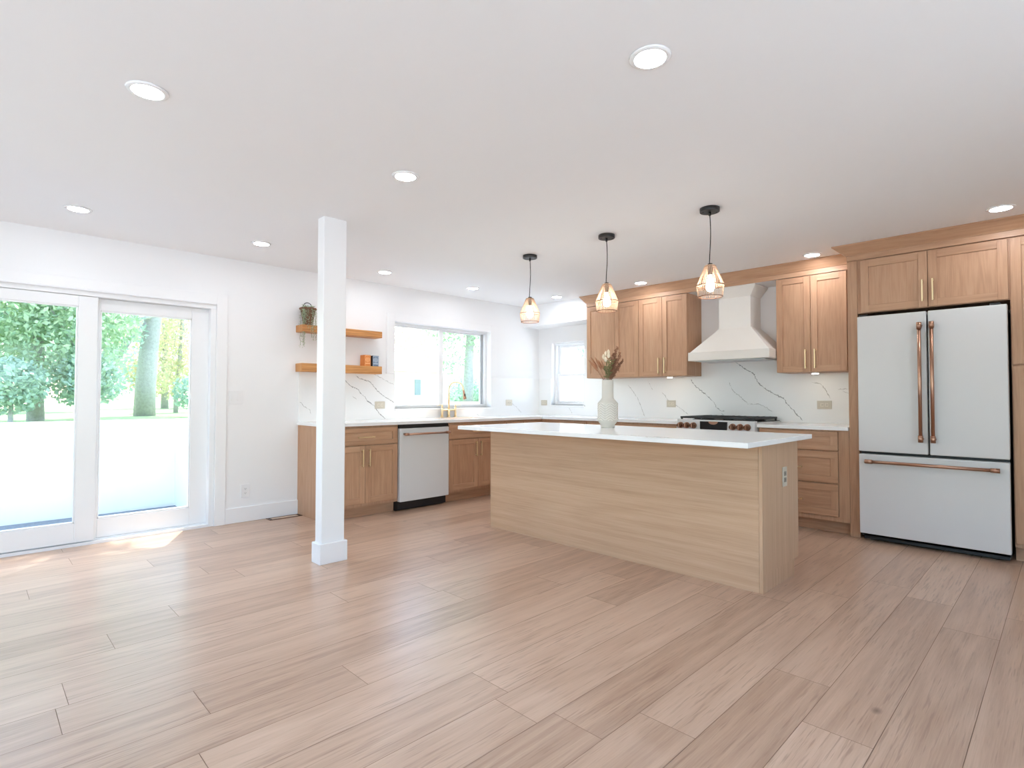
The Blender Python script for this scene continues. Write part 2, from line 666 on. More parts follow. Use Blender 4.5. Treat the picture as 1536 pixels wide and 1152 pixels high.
# soffit along the range wall, baseboard
m = MB()
m.box(XA, -4.2975, 5.57, YB, 2.15, ZC)
m.box(-4.2975, -1.32, 5.57, YB, 2.3075, ZC)
m.build('trim_1', 'wall_paint', kind='structure')
b = MB().box(XA, XA + 0.014, 1.676, 2.352, 0, 0.14)
b.build('baseboard_left', 'trim_white', kind='structure', bevel=0.003)
MB().box(XA, XA + 0.014, YR, DY0 - 0.09, 0, 0.14).build('baseboard_rear', 'trim_white', kind='structure', bevel=0.003)

# ------------------------------------------------------------------ sliding door
d = thing('door_1', (XA - 0.08, (DY0 + DY1) / 2, 0), kind='structure')
f = MB()
f.box(XA - 0.15, XA - 0.002, DY1 - 0.045, DY1 - 0.0005, 0, DZ - 0.0425)
f.box(XA - 0.15, XA - 0.002, DY0 + 0.0005, DY0 + 0.045, 0, DZ - 0.0425)
f.box(XA - 0.15, XA - 0.002, DY0 + 0.0005, DY1 - 0.0005, DZ - 0.042, DZ - 0.0005)
f.box(XA - 0.05, XA + 0.024, DY0 - 0.01, DY1 - 0.003, 1.9945, 2.0095)
f.build('frame', 'vinyl_white', d, bevel=0.003)
t = MB()
t.box(XA - 0.15, XA - 0.004, DY0, DY1, 0.0, 0.022)
t.box(XA - 0.062, XA - 0.05, DY0, DY1, 0.022, 0.032)
t.box(XA - 0.112, XA - 0.1, DY0, DY1, 0.022, 0.032)
t.build('sill', 'vinyl_white', d)


def door_panel(x0, x1, y0, y1, gy0, gy1, gz0, gz1, z0, z1):
    p = MB()
    p.box(x0, x1, y0, gy0, z0, z1)
    p.box(x0, x1, gy1, y1, z0, z1)
    p.box(x0, x1, gy0, gy1, z0, gz0)
    p.box(x0, x1, gy0, gy1, gz1, z1)
    xm = (x0 + x1) / 2
    for a, b_ in ((gy0, gy0 + 0.012), (gy1 - 0.012, gy1)):
        p.box(xm - 0.012, x1 - 0.004, a, b_, gz0, gz1)
    p.box(xm - 0.012, x1 - 0.004, gy0, gy1, gz0, gz0 + 0.012)
    p.box(xm - 0.012, x1 - 0.004, gy0, gy1, gz1 - 0.012, gz1)
    o = p.build('sash', 'vinyl_white', d, bevel=0.003)
    MB().box(xm - 0.003, xm + 0.001, gy0, gy1, gz0, gz1).build('glass', 'pane', o)


door_panel(XA - 0.054, XA - 0.014, -0.15, 0.722, -0.03, 0.598, 0.178, 1.874, 0.03, 1.956)
door_panel(XA - 0.110, XA - 0.066, 0.64, 1.543, 0.744, 1.405, 0.184, 1.860, 0.03, 1.956)
t = MB()
t.box(XA, XA + 0.016, DY1, DY1 + 0.091, 0, 2.09)
t.box(XA, XA + 0.016, DY0 - 0.091, DY0, 0, 2.09)
t.box(XA, XA + 0.016, DY0, DY1, 2.0, 2.09)
t.build('trim_2', 'trim_white', kind='structure', bevel=0.002)

# ------------------------------------------------------------------ window over the sink
d = thing('window_1', (XA - 0.09, (W1[0] + W1[1]) / 2, W1[2]), kind='structure')
y0, y1, z0, z1 = W1
f = MB()
f.box(XA - 0.14, XA - 0.07, y0 + 0.0005, y0 + 0.05, z0 + 0.042, z1 - 0.03)
f.box(XA - 0.14, XA - 0.07, y1 - 0.045, y1 - 0.0005, z0 + 0.042, z1 - 0.03)
f.box(XA - 0.14, XA - 0.07, y0 + 0.0005, y1 - 0.0005, z0 + 0.0005, z0 + 0.042)
f.box(XA - 0.14, XA - 0.07, y0 + 0.0005, y1 - 0.0005, z1 - 0.03, z1 - 0.0005)
f.build('frame', 'vinyl_white', d, bevel=0.003)
s1 = MB()
ym = 4.19
s1.box(XA - 0.10, XA - 0.08, y0 + 0.05, y0 + 0.06, z0 + 0.042, z1 - 0.03)
s1.box(XA - 0.10, XA - 0.075, ym - 0.04, ym + 0.025, z0 + 0.042, z1 - 0.03)
s1.box(XA - 0.10, XA - 0.08, y0 + 0.05, ym, z1 - 0.045, z1 - 0.03)
o = s1.build('sash', 'vinyl_white', d, bevel=0.002)
MB().box(XA - 0.092, XA - 0.088, y0 + 0.055, ym - 0.035, z0 + 0.042, z1 - 0.04).build('glass', 'pane', o)
s1 = MB()
s1.box(XA - 0.128, XA - 0.105, ym - 0.02, ym + 0.04, z0 + 0.042, z1 - 0.03)
s1.box(XA - 0.128, XA - 0.105, y1 - 0.085, y1 - 0.075, z0 + 0.042, z1 - 0.03)
s1.box(XA - 0.128, XA - 0.105, ym, y1 - 0.08, z1 - 0.05, z1 - 0.03)
s1.box(XA - 0.128, XA - 0.105, ym, y1 - 0.08, z0 + 0.042, z0 + 0.075)
s1.box(XA - 0.120, XA - 0.100, y1 - 0.077, y1 - 0.045, z0 + 0.042, z1 - 0.03, mat=1)
o = s1.build('sash', ['vinyl_white', 'steel'], d, bevel=0.002)
MB().box(XA - 0.118, XA - 0.114, ym + 0.03, y1 - 0.08, z0 + 0.07, z1 - 0.045).build('glass', 'pane', o)
t = MB()
t.box(XA - 0.10, XA + 0.045, y0 - 0.005, y1 + 0.06, z0 - 0.022, z0)
t.build('window_sill', 'quartz', d, bevel=0.002)
t = MB()
t.box(XA, XA + 0.015, y0 - 0.105, y0, 1.428, z1 + 0.09)
t.box(XA, XA + 0.015, y1, y1 + 0.105, 1.428, z1 + 0.09)
t.box(XA, XA + 0.015, y0, y1, z1, z1 + 0.09)
t.build('trim_3', 'trim_white', kind='structure', bevel=0.002)

# ------------------------------------------------------------------ small sash window on the range wall
x0, x1, z0, z1 = W2
d = thing('window_2', ((x0 + x1) / 2, YB + 0.09, z0), kind='structure')
f = MB()
f.box(x0 + 0.0005, x0 + 0.035, YB + 0.06, YB + 0.15, z0 + 0.022, z1 - 0.03)
f.box(x1 - 0.035, x1 - 0.0005, YB + 0.06, YB + 0.15, z0 + 0.022, z1 - 0.03)
f.box(x0 + 0.0005, x1 - 0.0005, YB + 0.06, YB + 0.15, z1 - 0.03, z1 - 0.0005)
f.box(x0 + 0.0005, x1 - 0.0005, YB + 0.06, YB + 0.15, z0 + 0.0005, z0 + 0.022)
f.build('frame', 'vinyl_white', d, bevel=0.003)
zm = 1.475
for (a, b_, ya, up) in ((zm - 0.02, z1 - 0.03, YB + 0.112, True), (z0 + 0.022, zm + 0.02, YB + 0.075, False)):
    s1 = MB()
    X0, X1 = x0 + 0.035, x1 - 0.035
    s1.box(X0, X0 + 0.045, ya, ya + 0.03, a, b_)
    s1.box(X1 - 0.045, X1, ya, ya + 0.03, a, b_)
    s1.box(X0 + 0.045, X1 - 0.045, ya, ya + 0.03, a, a + 0.035)
    s1.box(X0 + 0.045, X1 - 0.045, ya, ya + 0.03, b_ - 0.035, b_)
    o = s1.build('sash', 'vinyl_white', d, bevel=0.002)
    MB().box(X0 + 0.04, X1 - 0.04, ya + 0.013, ya + 0.017, a + 0.03, b_ - 0.03).build('glass', 'pane', o)
MB().box(x0 - 0.02, x1 + 0.02, YB - 0.035, YB + 0.08, z0 - 0.02, z0).build('window_sill', 'quartz', d, bevel=0.002)

# ------------------------------------------------------------------ column
p = thing('support_column', (-3.716, 1.843, 0), 'square white column with a tall base trim standing on the oak floor', 'column')
MB().box(-3.764, -3.668, 1.757, 1.930, 0.0, ZC).build('shaft', 'trim_white', p, bevel=0.004)
q = MB()
q.box(-3.781, -3.7645, 1.740, 1.947, 0, 0.142)
q.box(-3.6675, -3.651, 1.740, 1.947, 0, 0.142)
q.box(-3.7645, -3.6675, 1.740, 1.7565, 0, 0.142)
q.box(-3.7645, -3.6675, 1.9305, 1.947, 0, 0.142)
q.build('base_trim', 'trim_white', p, bevel=0.003)


# ------------------------------------------------------------------ cabinets
def mapA(u, v, z):      # u along y, v out of the wall (+x)
    return (XA + v, u, z)


def mapB(u, v, z):      # u along x, v out of the wall (-y)
    return (u, YB - v, z)


def mapI(u, v, z):      # back of the island, facing the range wall (+y)
    return (u, 3.36 + v, z)


def fbox(mb, F, u0, u1, v0, v1, z0, z1, grain='z', mat=0, tone=None):
    a, b_ = F(u0, v0, z0), F(u1, v1, z1)
    if grain == 'u':
        grain = 'y' if F is mapA else 'x'
    mb.box(a[0], b_[0], a[1], b_[1], a[2], b_[2], grain, mat, tone)


def shaker(name, F, u0, u1, z0, z1, vf, parent, rail=0.057, th=0.019, drawer=False):
    m = MB()
    rz = rail if (z1 - z0) > 0.2 else 0.042
    tn = rnd.uniform(0.3, 0.7)
    jit = lambda: tn + rnd.uniform(-0.2, 0.2)
    if drawer:
        fbox(m, F, u0, u1, vf - th, vf, z0, z0 + rz, 'u', tone=jit())
        fbox(m, F, u0, u1, vf - th, vf, z1 - rz, z1, 'u', tone=jit())
        fbox(m, F, u0, u0 + rail, vf - th, vf, z0 + rz, z1 - rz, 'z', tone=jit())
        fbox(m, F, u1 - rail, u1, vf - th, vf, z0 + rz, z1 - rz, 'z', tone=jit())
        fbox(m, F, u0 + rail - 0.003, u1 - rail + 0.003, vf - th, vf - 0.009, z0 + rz - 0.003, z1 - rz + 0.003, 'u', tone=jit())
    else:
        fbox(m, F, u0, u0 + rail, vf - th, vf, z0, z1, 'z', tone=jit())
        fbox(m, F, u1 - rail, u1, vf - th, vf, z0, z1, 'z', tone=jit())
        fbox(m, F, u0 + rail, u1 - rail, vf - th, vf, z0, z0 + rz, 'u', tone=jit())
        fbox(m, F, u0 + rail, u1 - rail, vf - th, vf, z1 - rz, z1, 'u', tone=jit())
        fbox(m, F, u0 + rail - 0.003, u1 - rail + 0.003, vf - th, vf - 0.009, z0 + rz - 0.003, z1 - rz + 0.003, 'z', tone=jit())
    return m.build(name, 'oak', parent, bevel=0.0012)


def pull(F, u, z, vf, parent, vertical=True, length=0.165):
    m = MB()
    h = length / 2
    if vertical:
        fbox(m, F, u - 0.005, u + 0.005, vf + 0.022, vf + 0.032, z - h, z + h)
        for s in (-1, 1):
            fbox(m, F, u - 0.005, u + 0.005, vf - 0.001, vf + 0.024, z + s * (h - 0.012) - 0.005, z + s * (h - 0.012) + 0.005)
    else:
        fbox(m, F, u - h, u + h, vf + 0.022, vf + 0.032, z - 0.005, z + 0.005)
        for s in (-1, 1):
            fbox(m, F, u + s * (h - 0.012) - 0.005, u + s * (h - 0.012) + 0.005, vf - 0.001, vf + 0.024, z - 0.005, z + 0.005)
    return m.build('handle', 'brass', parent, bevel=0.0012)


FV = 0.61       # depth of the base carcass
DV = 0.631      # front plane of the doors
ZT = CT - 0.03  # top of the carcass


def base_cab(name, F, u0, u1, label, layout, toe=True, open_left=False, ctoe=0.105):
    p0 = F((u0 + u1) / 2, FV / 2, 0)
    t_ = thing(name, p0, label, 'cabinet', None)
    m = MB()
    fbox(m, F, u0 + 0.0005, u1 - 0.0005, 0.02, FV, ctoe, ZT - 0.0008, 'z', tone=0.5)
    m.build('carcass', 'oak', t_)
    m = MB()
    fbox(m, F, u0 + 0.0005, u1 - 0.0005, FV - 0.085, FV - 0.072, 0.0, ctoe, 'u', tone=0.35)
    m.build('toe_kick', 'oak', t_)
    layout(t_)
    return t_


g = 0.002
# left base cabinet: drawer over two doors


def lay_left(p):
    o = shaker('drawer', mapA, 2.372 + g, 3.102 - g, 0.700, 0.862, DV, p, drawer=True)
    pull(mapA, 2.741, 0.775, DV, o, False, 0.175)
    o = shaker('door', mapA, 2.372 + g, 2.739 - g, 0.138, 0.690, DV, p)
    pull(mapA, 2.703, 0.575, DV, o)
    o = shaker('door', mapA, 2.739 + g, 3.102 - g, 0.138, 0.690, DV, p)
    pull(mapA, 2.777, 0.575, DV, o)


base_cab('base_cabinet', mapA, 2.352, 3.116, 'oak base cabinet with two doors behind the white column, beside the dishwasher', lay_left)


def lay_sink(p):
    o = shaker('drawer', mapA, 3.757 + g, 4.607 - g, 0.700, 0.862, DV, p, drawer=True)
    pull(mapA, 4.182, 0.775, DV, o, False, 0.175)
    for a, b_, h in ((3.757, 4.182, 4.146), (4.182, 4.607, 4.218)):
        o = shaker('door', mapA, a + g, b_ - g, 0.138, 0.690, DV, p)
        pull(mapA, h, 0.575, DV, o)


base_cab('sink_cabinet', mapA, 3.744, 4.630, 'two-door oak cabinet under the sink, between dishwasher and island', lay_sink)


def lay_corner(p):
    for a, b_ in ((4.645, 4.928), (4.932, 5.25)):
        o = shaker('door', mapA, a + g, b_ - g, 0.138, 0.862, DV, p)
        pull(mapA, b_ - 0.05 if a < 4.8 else a + 0.05, 0.72, DV, o)


base_cab('corner_cabinet', mapA, 4.632, 5.2895, 'oak base cabinet in the counter corner, mostly hidden behind the island', lay_corner)


def lay_b1(p):
    o = shaker('door', mapB, -4.545, -4.092, 0.138, 0.862, DV, p)
    pull(mapB, -4.15, 0.72, DV, o)


base_cab('base_cabinet', mapB, -5.42, -4.085, 'oak base cabinet below the small sash window', lay_b1)


def lay_b2(p):
    o = shaker('drawer', mapB, -4.075, -2.90, 0.700, 0.862, DV, p, drawer=True)
    pull(mapB, -3.49, 0.775, DV, o, False, 0.3)
    for a, b_, h in ((-4.075, -3.49, -3.53), (-3.486, -2.90, -3.446)):
        o = shaker('door', mapB, a + g, b_ - g, 0.138, 0.690, DV, p)
        pull(mapB, h, 0.575, DV, o)


base_cab('base_cabinet', mapB, -4.083, -2.880, 'oak base cabinet directly left of the white range, top strip in view', lay_b2)


def lay_b3(p):
    for a, b_ in ((0.709, 0.868), (0.431, 0.698), (0.148, 0.419)):
        o = shaker('drawer', mapB, -2.045, -1.400, a, b_, DV, p, drawer=True)
        pull(mapB, -1.772, (a + b_) / 2 + (0.0 if a > 0.5 else -0.012), DV, o, False, 0.19)
    m = MB()
    fbox(m, mapB, -1.397, -1.3175, FV + 0.0002, FV + 0.005, 0.105, ZT - 0.001, 'z', tone=0.45)
    m.build('filler_strip', 'oak', p)


base_cab('drawer_cabinet', mapB, -2.062, -1.3175, 'oak cabinet with three drawers between the range and the refrigerator', lay_b3)
# exposed side panel at the left end of the run
pn = MB()
pn.box(XA + 0.001, XA + FV, 2.346, 2.3505, 0, ZT - 0.001, 'z', tone=0.6)
tag(pn.build('end_panel', 'oak'), 'plain oak panel closing the counter run beside the floor vent', 'panel')


# worktops -----------------------------------------------------------
def vein(mb, pts, w, F, mat, seed, off=0.0004):
    """a crooked vein inlaid along a polyline: pts are (a, b) on the slab, F maps them to the room"""
    r = random.Random(seed)
    P = []
    for (a0, b0), (a1, b1) in zip(pts, pts[1:]):
        n = max(2, int(math.hypot(a1 - a0, b1 - b0) / 0.012))
        for i in range(n):
            t_ = i / n
            P.append((a0 + (a1 - a0) * t_ + r.gauss(0, 0.0028), b0 + (b1 - b0) * t_ + r.gauss(0, 0.0028)))
    P.append(pts[-1])
    prev = None
    for i, (a, b_) in enumerate(P):
        a2, b2 = P[min(i + 1, len(P) - 1)]
        a1, b1 = P[max(i - 1, 0)]
        l = math.hypot(a2 - a1, b2 - b1) or 1
        nx, ny = -(b2 - b1) / l, (a2 - a1) / l
        ww = w * max(0.12, min(1.6, 0.75 + r.gauss(0, 0.4)))
        if i in (0, len(P) - 1):
            ww = w * 0.1
        cur = ((a + nx * ww, b_ + ny * ww), (a - nx * ww, b_ - ny * ww))
        if prev:
            q = [F(*prev[0]), F(*prev[1]), F(*cur[1]), F(*cur[0])]
            mb.face(q, mat)
        prev = cur


# long L-shaped worktop with a cut-out for the sink
CV = 0.652
XF = XA + CV                # front edge along the door wall
YF = YB - CV                # front edge along the range wall
SK = (-5.33, -4.90, 3.84, 4.52)
m = MB()
zb, zt = ZT, CT
m.box(XA + 0.001, XF, 2.334, SK[2], zb, zt)
m.box(XA + 0.001, SK[0], SK[2], SK[3], zb, zt)
m.box(SK[1], XF, SK[2], SK[3], zb, zt)
m.box(XA + 0.001, XF, SK[3], YB - 0.001, zb, zt)
m.box(XF, -2.8815, YF, YB - 0.001, zb, zt)
Ft = lambda a, b_: (a, b_, zt + 0.0003)
vein(m, [(-5.2, 2.5), (-5.05, 2.8), (-4.9, 3.3)], 0.002, Ft, 1, 1)
tag(m.build('worktop', ['quartz', 'quartz_vein'], base=(-5.1, 4.0, zb)), 'white quartz worktop turning the corner from sink to range', 'worktop')
m = MB()
m.box(-2.0665, -1.3175, YF, YB - 0.001, zb, zt)
vein(m, [(-1.9, 5.4), (-1.75, 5.45), (-1.6, 5.6)], 0.002, Ft, 1, 2)
tag(m.build('worktop', ['quartz', 'quartz_vein']), 'short white quartz worktop between the range and the refrigerator panel', 'worktop')

# sink and faucet
m = MB()
m.box(SK[0] - 0.012, SK[0], SK[2] - 0.012, SK[3] + 0.012, 0.66, zb - 0.001)
m.box(SK[1], SK[1] + 0.012, SK[2] - 0.012, SK[3] + 0.012, 0.66, zb - 0.001)
m.box(SK[0], SK[1], SK[2] - 0.012, SK[2], 0.66, zb - 0.001)
m.box(SK[0], SK[1], SK[3], SK[3] + 0.012, 0.66, zb - 0.001)
m.box(SK[0] - 0.012, SK[1] + 0.012, SK[2] - 0.012, SK[3] + 0.012, 0.648, 0.66)
tag(m.build('sink_basin', 'appliance_white', bevel=0.003), 'white undermount sink basin set in the worktop below the faucet', 'sink')
FX, FY = -5.375, 4.205
p = thing('bridge_faucet', (FX, FY, CT), 'brass bridge faucet with arched spout standing at the sink', 'faucet')
m = MB()
m.cyl((FX, FY, CT), (FX, FY, CT + 0.012), 0.024)
m.cyl((FX, FY, CT + 0.01), (FX, FY, CT + 0.10), 0.0155)
arc = [(FX, FY, CT + 0.09), (FX, FY, 1.26)]
for k in range(13):
    a = math.pi * k / 12
    arc.append((FX + 0.085 * (1 - math.cos(a)) * 0.85, FY + 0.062 * (1 - math.cos(a)) * 0.85, 1.265 + 0.085 * math.sin(a)))
arc.append((FX + 0.150, FY + 0.110, 1.235))
m.tube(arc, 0.0105, 12)
m.build('spout', 'brass', p)
m = MB()
m.tube([(FX + 0.149, FY + 0.109, 1.245), (FX + 0.155, FY + 0.114, 1.20), (FX + 0.162, FY + 0.119, 1.15), (FX + 0.166, FY + 0.122, 1.138)], [0.0125, 0.0145, 0.021, 0.019], 14)
m.build('spray_head', 'copper', p)
m = MB()
m.box(FX + 0.166, FX + 0.176, FY + 0.105, FY + 0.121, 1.165, 1.205)
m.build('spray_button', 'black_plastic', p, bevel=0.003)
m = MB()
m.cyl((FX, FY - 0.103, 1.005), (FX, FY + 0.103, 1.005), 0.0085, 12)
m.build('bridge', 'brass', p)
for s in (-1, 1):
    y = FY + s * 0.103
    m = MB()
    m.cyl((FX, y, CT), (FX, y, CT + 0.010), 0.022)
    m.cyl((FX, y, CT + 0.008), (FX, y, 1.035), 0.014)
    m.cyl((FX, y, 1.035), (FX, y, 1.072), 0.011)
    m.build('valve_post', 'brass', p)
    MB().cyl((FX, y, 1.066), (FX, y + s * 0.085, 1.066), 0.0045, 10).build('lever', 'brass', p)

# backsplash slabs ----------------------------------------------------
z0 = CT + 0.0005
m = MB()
m.box(XA + 0.0005, XA + SL, 2.346, W1[0], z0, 1.427)
m.box(XA + 0.0005, XA + SL, W1[0], W1[1], z0, W1[2] - 0.023)
m.box(XA + 0.0005, XA + SL, W1[1], YB - SL, z0, 1.427)
FA = lambda a, b_: (XA + SL + 0.0004, a, b_)
VA = [([(2.821, 1.361), (2.896, 1.286), (2.997, 1.241), (3.032, 1.195), (3.075, 1.164), (3.102, 1.125), (3.181, 1.077), (3.218, 1.029), (3.263, 0.972), (3.337, 0.918)], 0.0042, 2),
      ([(2.60, 1.40), (2.70, 1.39), (2.821, 1.361)], 0.003, 1),
      ([(2.945, 1.418), (2.996, 1.373), (3.135, 1.329), (3.207, 1.259), (3.243, 1.22), (3.316, 1.172), (3.391, 1.132), (3.45, 1.10)], 0.0038, 2),
      ([(3.47, 1.005), (3.563, 1.0), (3.661, 0.973), (3.721, 0.926)], 0.0024, 1),
      ([(3.152, 1.42), (3.242, 1.395), (3.315, 1.357), (3.45, 1.303)], 0.003, 1),
      ([(2.93, 1.171), (2.981, 1.133)], 0.002, 1),
      ([(2.352, 1.113), (2.411, 1.062), (2.456, 1.033), (2.472, 0.989)], 0.003, 1),
      ([(4.673, 0.953), (4.735, 0.920)], 0.002, 1),
      ([(5.33, 1.079), (5.449, 1.002), (5.522, 0.941)], 0.0022, 1)]
for i, (pts, w_, mi) in enumerate(VA):
    vein(m, pts, w_, FA, mi, 20 + i)
tag(m.build('backsplash', ['slab', 'quartz_vein', 'quartz_vein_dark']), 'white veined stone backsplash behind the sink, under shelves and window', 'backsplash')
m = MB()
ys = YB - SL
x_l = XA + SL + 0.0005
m.box(x_l, W2[0], ys, YB - 0.0005, z0, 1.427)
m.box(W2[0], W2[1], ys, YB - 0.0005, z0, W2[2] - 0.021)
m.box(W2[1], -4.297, ys, YB - 0.0005, z0, 1.427)
m.box(-4.297, -2.925, ys, YB - 0.0005, z0, 1.401)
m.box(-2.925, -1.996, ys, YB - 0.0005, z0, 1.66)
m.box(-1.996, -1.3175, ys, YB - 0.0005, z0, 1.401)
FB = lambda a, b_: (a, ys - 0.0004, b_)
VB = [([(-2.53, 1.541), (-2.455, 1.482), (-2.346, 1.414), (-2.302, 1.321), (-2.232, 1.257), (-2.146, 1.203), (-2.045, 1.155), (-2.012, 1.097), (-1.963, 1.045), (-1.915, 0.985), (-1.868, 0.935)], 0.005, 2),
      ([(-3.053, 1.365), (-2.99, 1.285), (-2.876, 1.196), (-2.796, 1.128), (-2.756, 1.061), (-2.688, 1.005), (-2.659, 1.015)], 0.0042, 2),
      ([(-2.70, 0.99), (-2.66, 0.965)], 0.003, 2),
      ([(-2.608, 1.327), (-2.561, 1.232), (-2.449, 1.139), (-2.404, 1.093), (-2.304, 1.094), (-2.216, 1.064), (-2.148, 1.007)], 0.003, 1),
      ([(-3.42, 1.22), (-3.385, 1.187), (-3.351, 1.135), (-3.239, 1.075), (-3.087, 0.967)], 0.003, 1),
      ([(-1.785, 1.312), (-1.7, 1.293), (-1.662, 1.242), (-1.618, 1.151)], 0.0035, 1),
      ([(-1.558, 1.241), (-1.464, 1.244)], 0.002, 1), ([(-1.514, 1.225), (-1.464, 1.2), (-1.40, 1.17)], 0.002, 1),
      ([(-3.894, 1.317), (-3.767, 1.169), (-3.725, 1.084), (-3.657, 0.929)], 0.003, 1),
      ([(-3.613, 1.36), (-3.546, 1.252)], 0.002, 1), ([(-4.849, 1.02), (-4.797, 0.94)], 0.0022, 1)]
for i, (pts, w_, mi) in enumerate(VB):
    vein(m, pts, w_, FB, mi, 40 + i)
tag(m.build('backsplash', ['slab', 'quartz_vein', 'quartz_vein_dark']), 'white veined stone backsplash behind the range, under the wall cabinets', 'backsplash')

# ------------------------------------------------------------------ wall cabinets
UV_ = 0.34


def upper(u0, u1, splits, label, handles):
    p = thing('wall_cabinet', ((u0 + u1) / 2, YB - UV_ / 2, 1.402), label, 'cabinet')
    m = MB()
    fbox(m, mapB, u0 + 0.0005, u1 - 0.0005, 0.001, UV_ - 0.0205, 1.402, 2.3055, 'z', tone=0.55)
    m.build('carcass', 'oak', p)
    us = [u0] + splits + [u1]
    for i, (a, b_) in enumerate(zip(us, us[1:])):
        o = shaker('door', mapB, a + g, b_ - g, 1.404, 2.300, UV_, p)
        if handles[i] is not None:
            pull(mapB, handles[i], 1.522, UV_, o, True, 0.178)
    return p


upper(-4.296, -3.538, [-3.872], 'oak wall cabinet beside the small window, behind the vase of dried flowers', [-3.912, None])
upper(-3.536, -2.928, [-3.231], 'oak wall cabinet directly left of the white range hood', [-3.270, -3.194])
upper(-1.995, -1.390, [-1.690], 'oak wall cabinet between the range hood and refrigerator surround', [-1.731, -1.651])


def crown_run(mb, path, prof, endcaps=True):
    """mitred moulding: path of (x, y, nx, ny) corner points with outward offsets, prof of (out, z)"""
    rows = []
    for (x, y, nx, ny) in path:
        rows.append([(x + nx * o_, y + ny * o_, z) for o_, z in prof])
    n = len(prof)
    for a, b_ in zip(rows, rows[1:]):
        off = (rnd.uniform(0, 30), rnd.uniform(0, 30))
        ln = (Vector(b_[0]) - Vector(a[0])).length
        for i in range(n):
            j = (i + 1) % n
            w0, w1 = i * 0.05, i * 0.05 + 0.05
            mb.face([a[i], a[j], b_[j], b_[i]], 0, [(off[0] + w0, off[1]), (off[0] + w1, off[1]), (off[0] + w1, off[1] + ln), (off[0] + w0, off[1] + ln)], 0.5)
    for r in (rows[0], rows[-1]):
        mb.face(r, 0, [(0.1 * k, 0) for k in range(n)], 0.5)


ZCR = ZC - 0.001
prof = [(0.0, 2.352), (0.008, 2.352), (0.012, 2.36), (0.062, 2.425), (0.066, 2.428), (0.066, ZCR), (0.0, ZCR)]
yf = YB - UV_
m = MB()
m.box(-4.296, -1.3175, yf + 0.001, 5.5695, 2.306, ZCR, 'x', tone=0.5)
m.box(-4.296, -1.3175, yf - 0.004, yf + 0.0015, 2.306, 2.354, 'x', tone=0.6)
crown_run(m, [(-4.296, 5.5695, -1, 0), (-4.296, yf - 0.004, -1, -1), (-1.3175, yf - 0.004, 0, -1)], prof)
tag(m.build('crown_moulding', 'oak'), 'oak crown moulding along the ceiling over wall cabinets and range hood', 'moulding')
YT = 5.27       # front of the tall unit
m = MB()
m.box(-1.316, 0.68, YT + 0.003, 5.5695, 2.312, ZCR, 'x', tone=0.45)
m.box(-1.316, 0.68, 5.5695, YB - 0.001, 2.312, ZCR, 'x', tone=0.45)
prof2 = [(0.0, 2.357), (0.008, 2.357), (0.014, 2.366), (0.085, 2.424), (0.09, 2.428), (0.09, ZCR), (0.0, ZCR)]
crown_run(m, [(-1.316, 5.488, -1, 0), (-1.316, YT + 0.003, -1, -1), (0.68, YT + 0.003, 0, -1)], prof2)
tag(m.build('crown_moulding', 'oak'), 'taller oak crown moulding over the refrigerator and pantry', 'moulding')

# refrigerator surround ----------------------------------------------
m = MB()
m.box(-1.316, -1.243, 5.285, YB - 0.001, 0, 2.311, 'z', tone=0.4)
tag(m.build('side_panel', 'oak', bevel=0.001), 'tall narrow oak panel from floor to crown left of the refrigerator', 'panel')
p = thing('refrigerator_cabinet', (-0.765, 5.58, 1.86), 'wide oak cabinet with two short doors above the refrigerator', 'cabinet')
m = MB()
m.box(-1.2425, -0.2945, YT + 0.021, YB - 0.001, 1.864, 2.311, 'z', tone=0.5)
m.build('carcass', 'oak', p)
vt = YB - YT
for a, b_, h in ((-1.218, -0.765, -0.797), (-0.765, -0.300, -0.732)):
    o = shaker('door', mapB, a + g, b_ - g, 1.868, 2.300, vt, p)
    pull(mapB, h, 1.995, vt, o, True, 0.17)
p = thing('pantry_cabinet', (0.19, 5.58, 0), 'tall oak pantry cabinet at the right edge beside the refrigerator', 'cabinet')
m = MB()
m.box(-0.294, 0.68, YT + 0.021, YB - 0.001, 0.105, 2.311, 'z', tone=0.5)
m.build('carcass', 'oak', p)
MB().box(-0.294, 0.68, YT + 0.09, YT + 0.105, 0, 0.105, 'x').build('toe_kick', 'oak', p)
for za, zb_, hz in ((1.402, 2.300, 1.52), (0.138, 1.388, 1.25)):
    for a, b_, h in ((-0.288, 0.194, 0.15), (0.198, 0.676, 0.24)):
        o = shaker('door', mapB, a, b_, za, zb_, vt, p)
        pull(mapB, h, hz, vt, o, True, 0.17)

# ------------------------------------------------------------------ refrigerator
FF = 5.19
p = thing('refrigerator', (-0.766, 5.52, 0), 'white french-door refrigerator with copper handles in the oak surround', 'refrigerator')
m = MB()
m.box(-1.222, -0.312, 5.262, 5.86, 0.035, 1.80)
m.build('body', 'black_plastic', p)


def fdoor(name, x0, x1, z0, z1):
    m = MB()
    m.box(x0, x1, FF, 5.258, z0, z1)
    return m.build(name, 'appliance_white', p, bevel=0.007, seg=3)


def fhandle(parent, a, b_, vertical=True):
    m = MB()
    yh = 5.132
    ra = 0.0125
    m.cyl(a, b_, ra, 16)
    for e, s in ((a, 1), (b_, -1)):
        e = Vector(e)
        dv = (Vector(b_) - Vector(a)).normalized() * s
        m.cyl(e - dv * 0.006, e + dv * 0.045, 0.0165, 16)
        q = e + dv * 0.018
        m.cyl(q, (q.x, FF + 0.001, q.z), 0.013, 12)
    return m.build('handle', 'copper', parent)


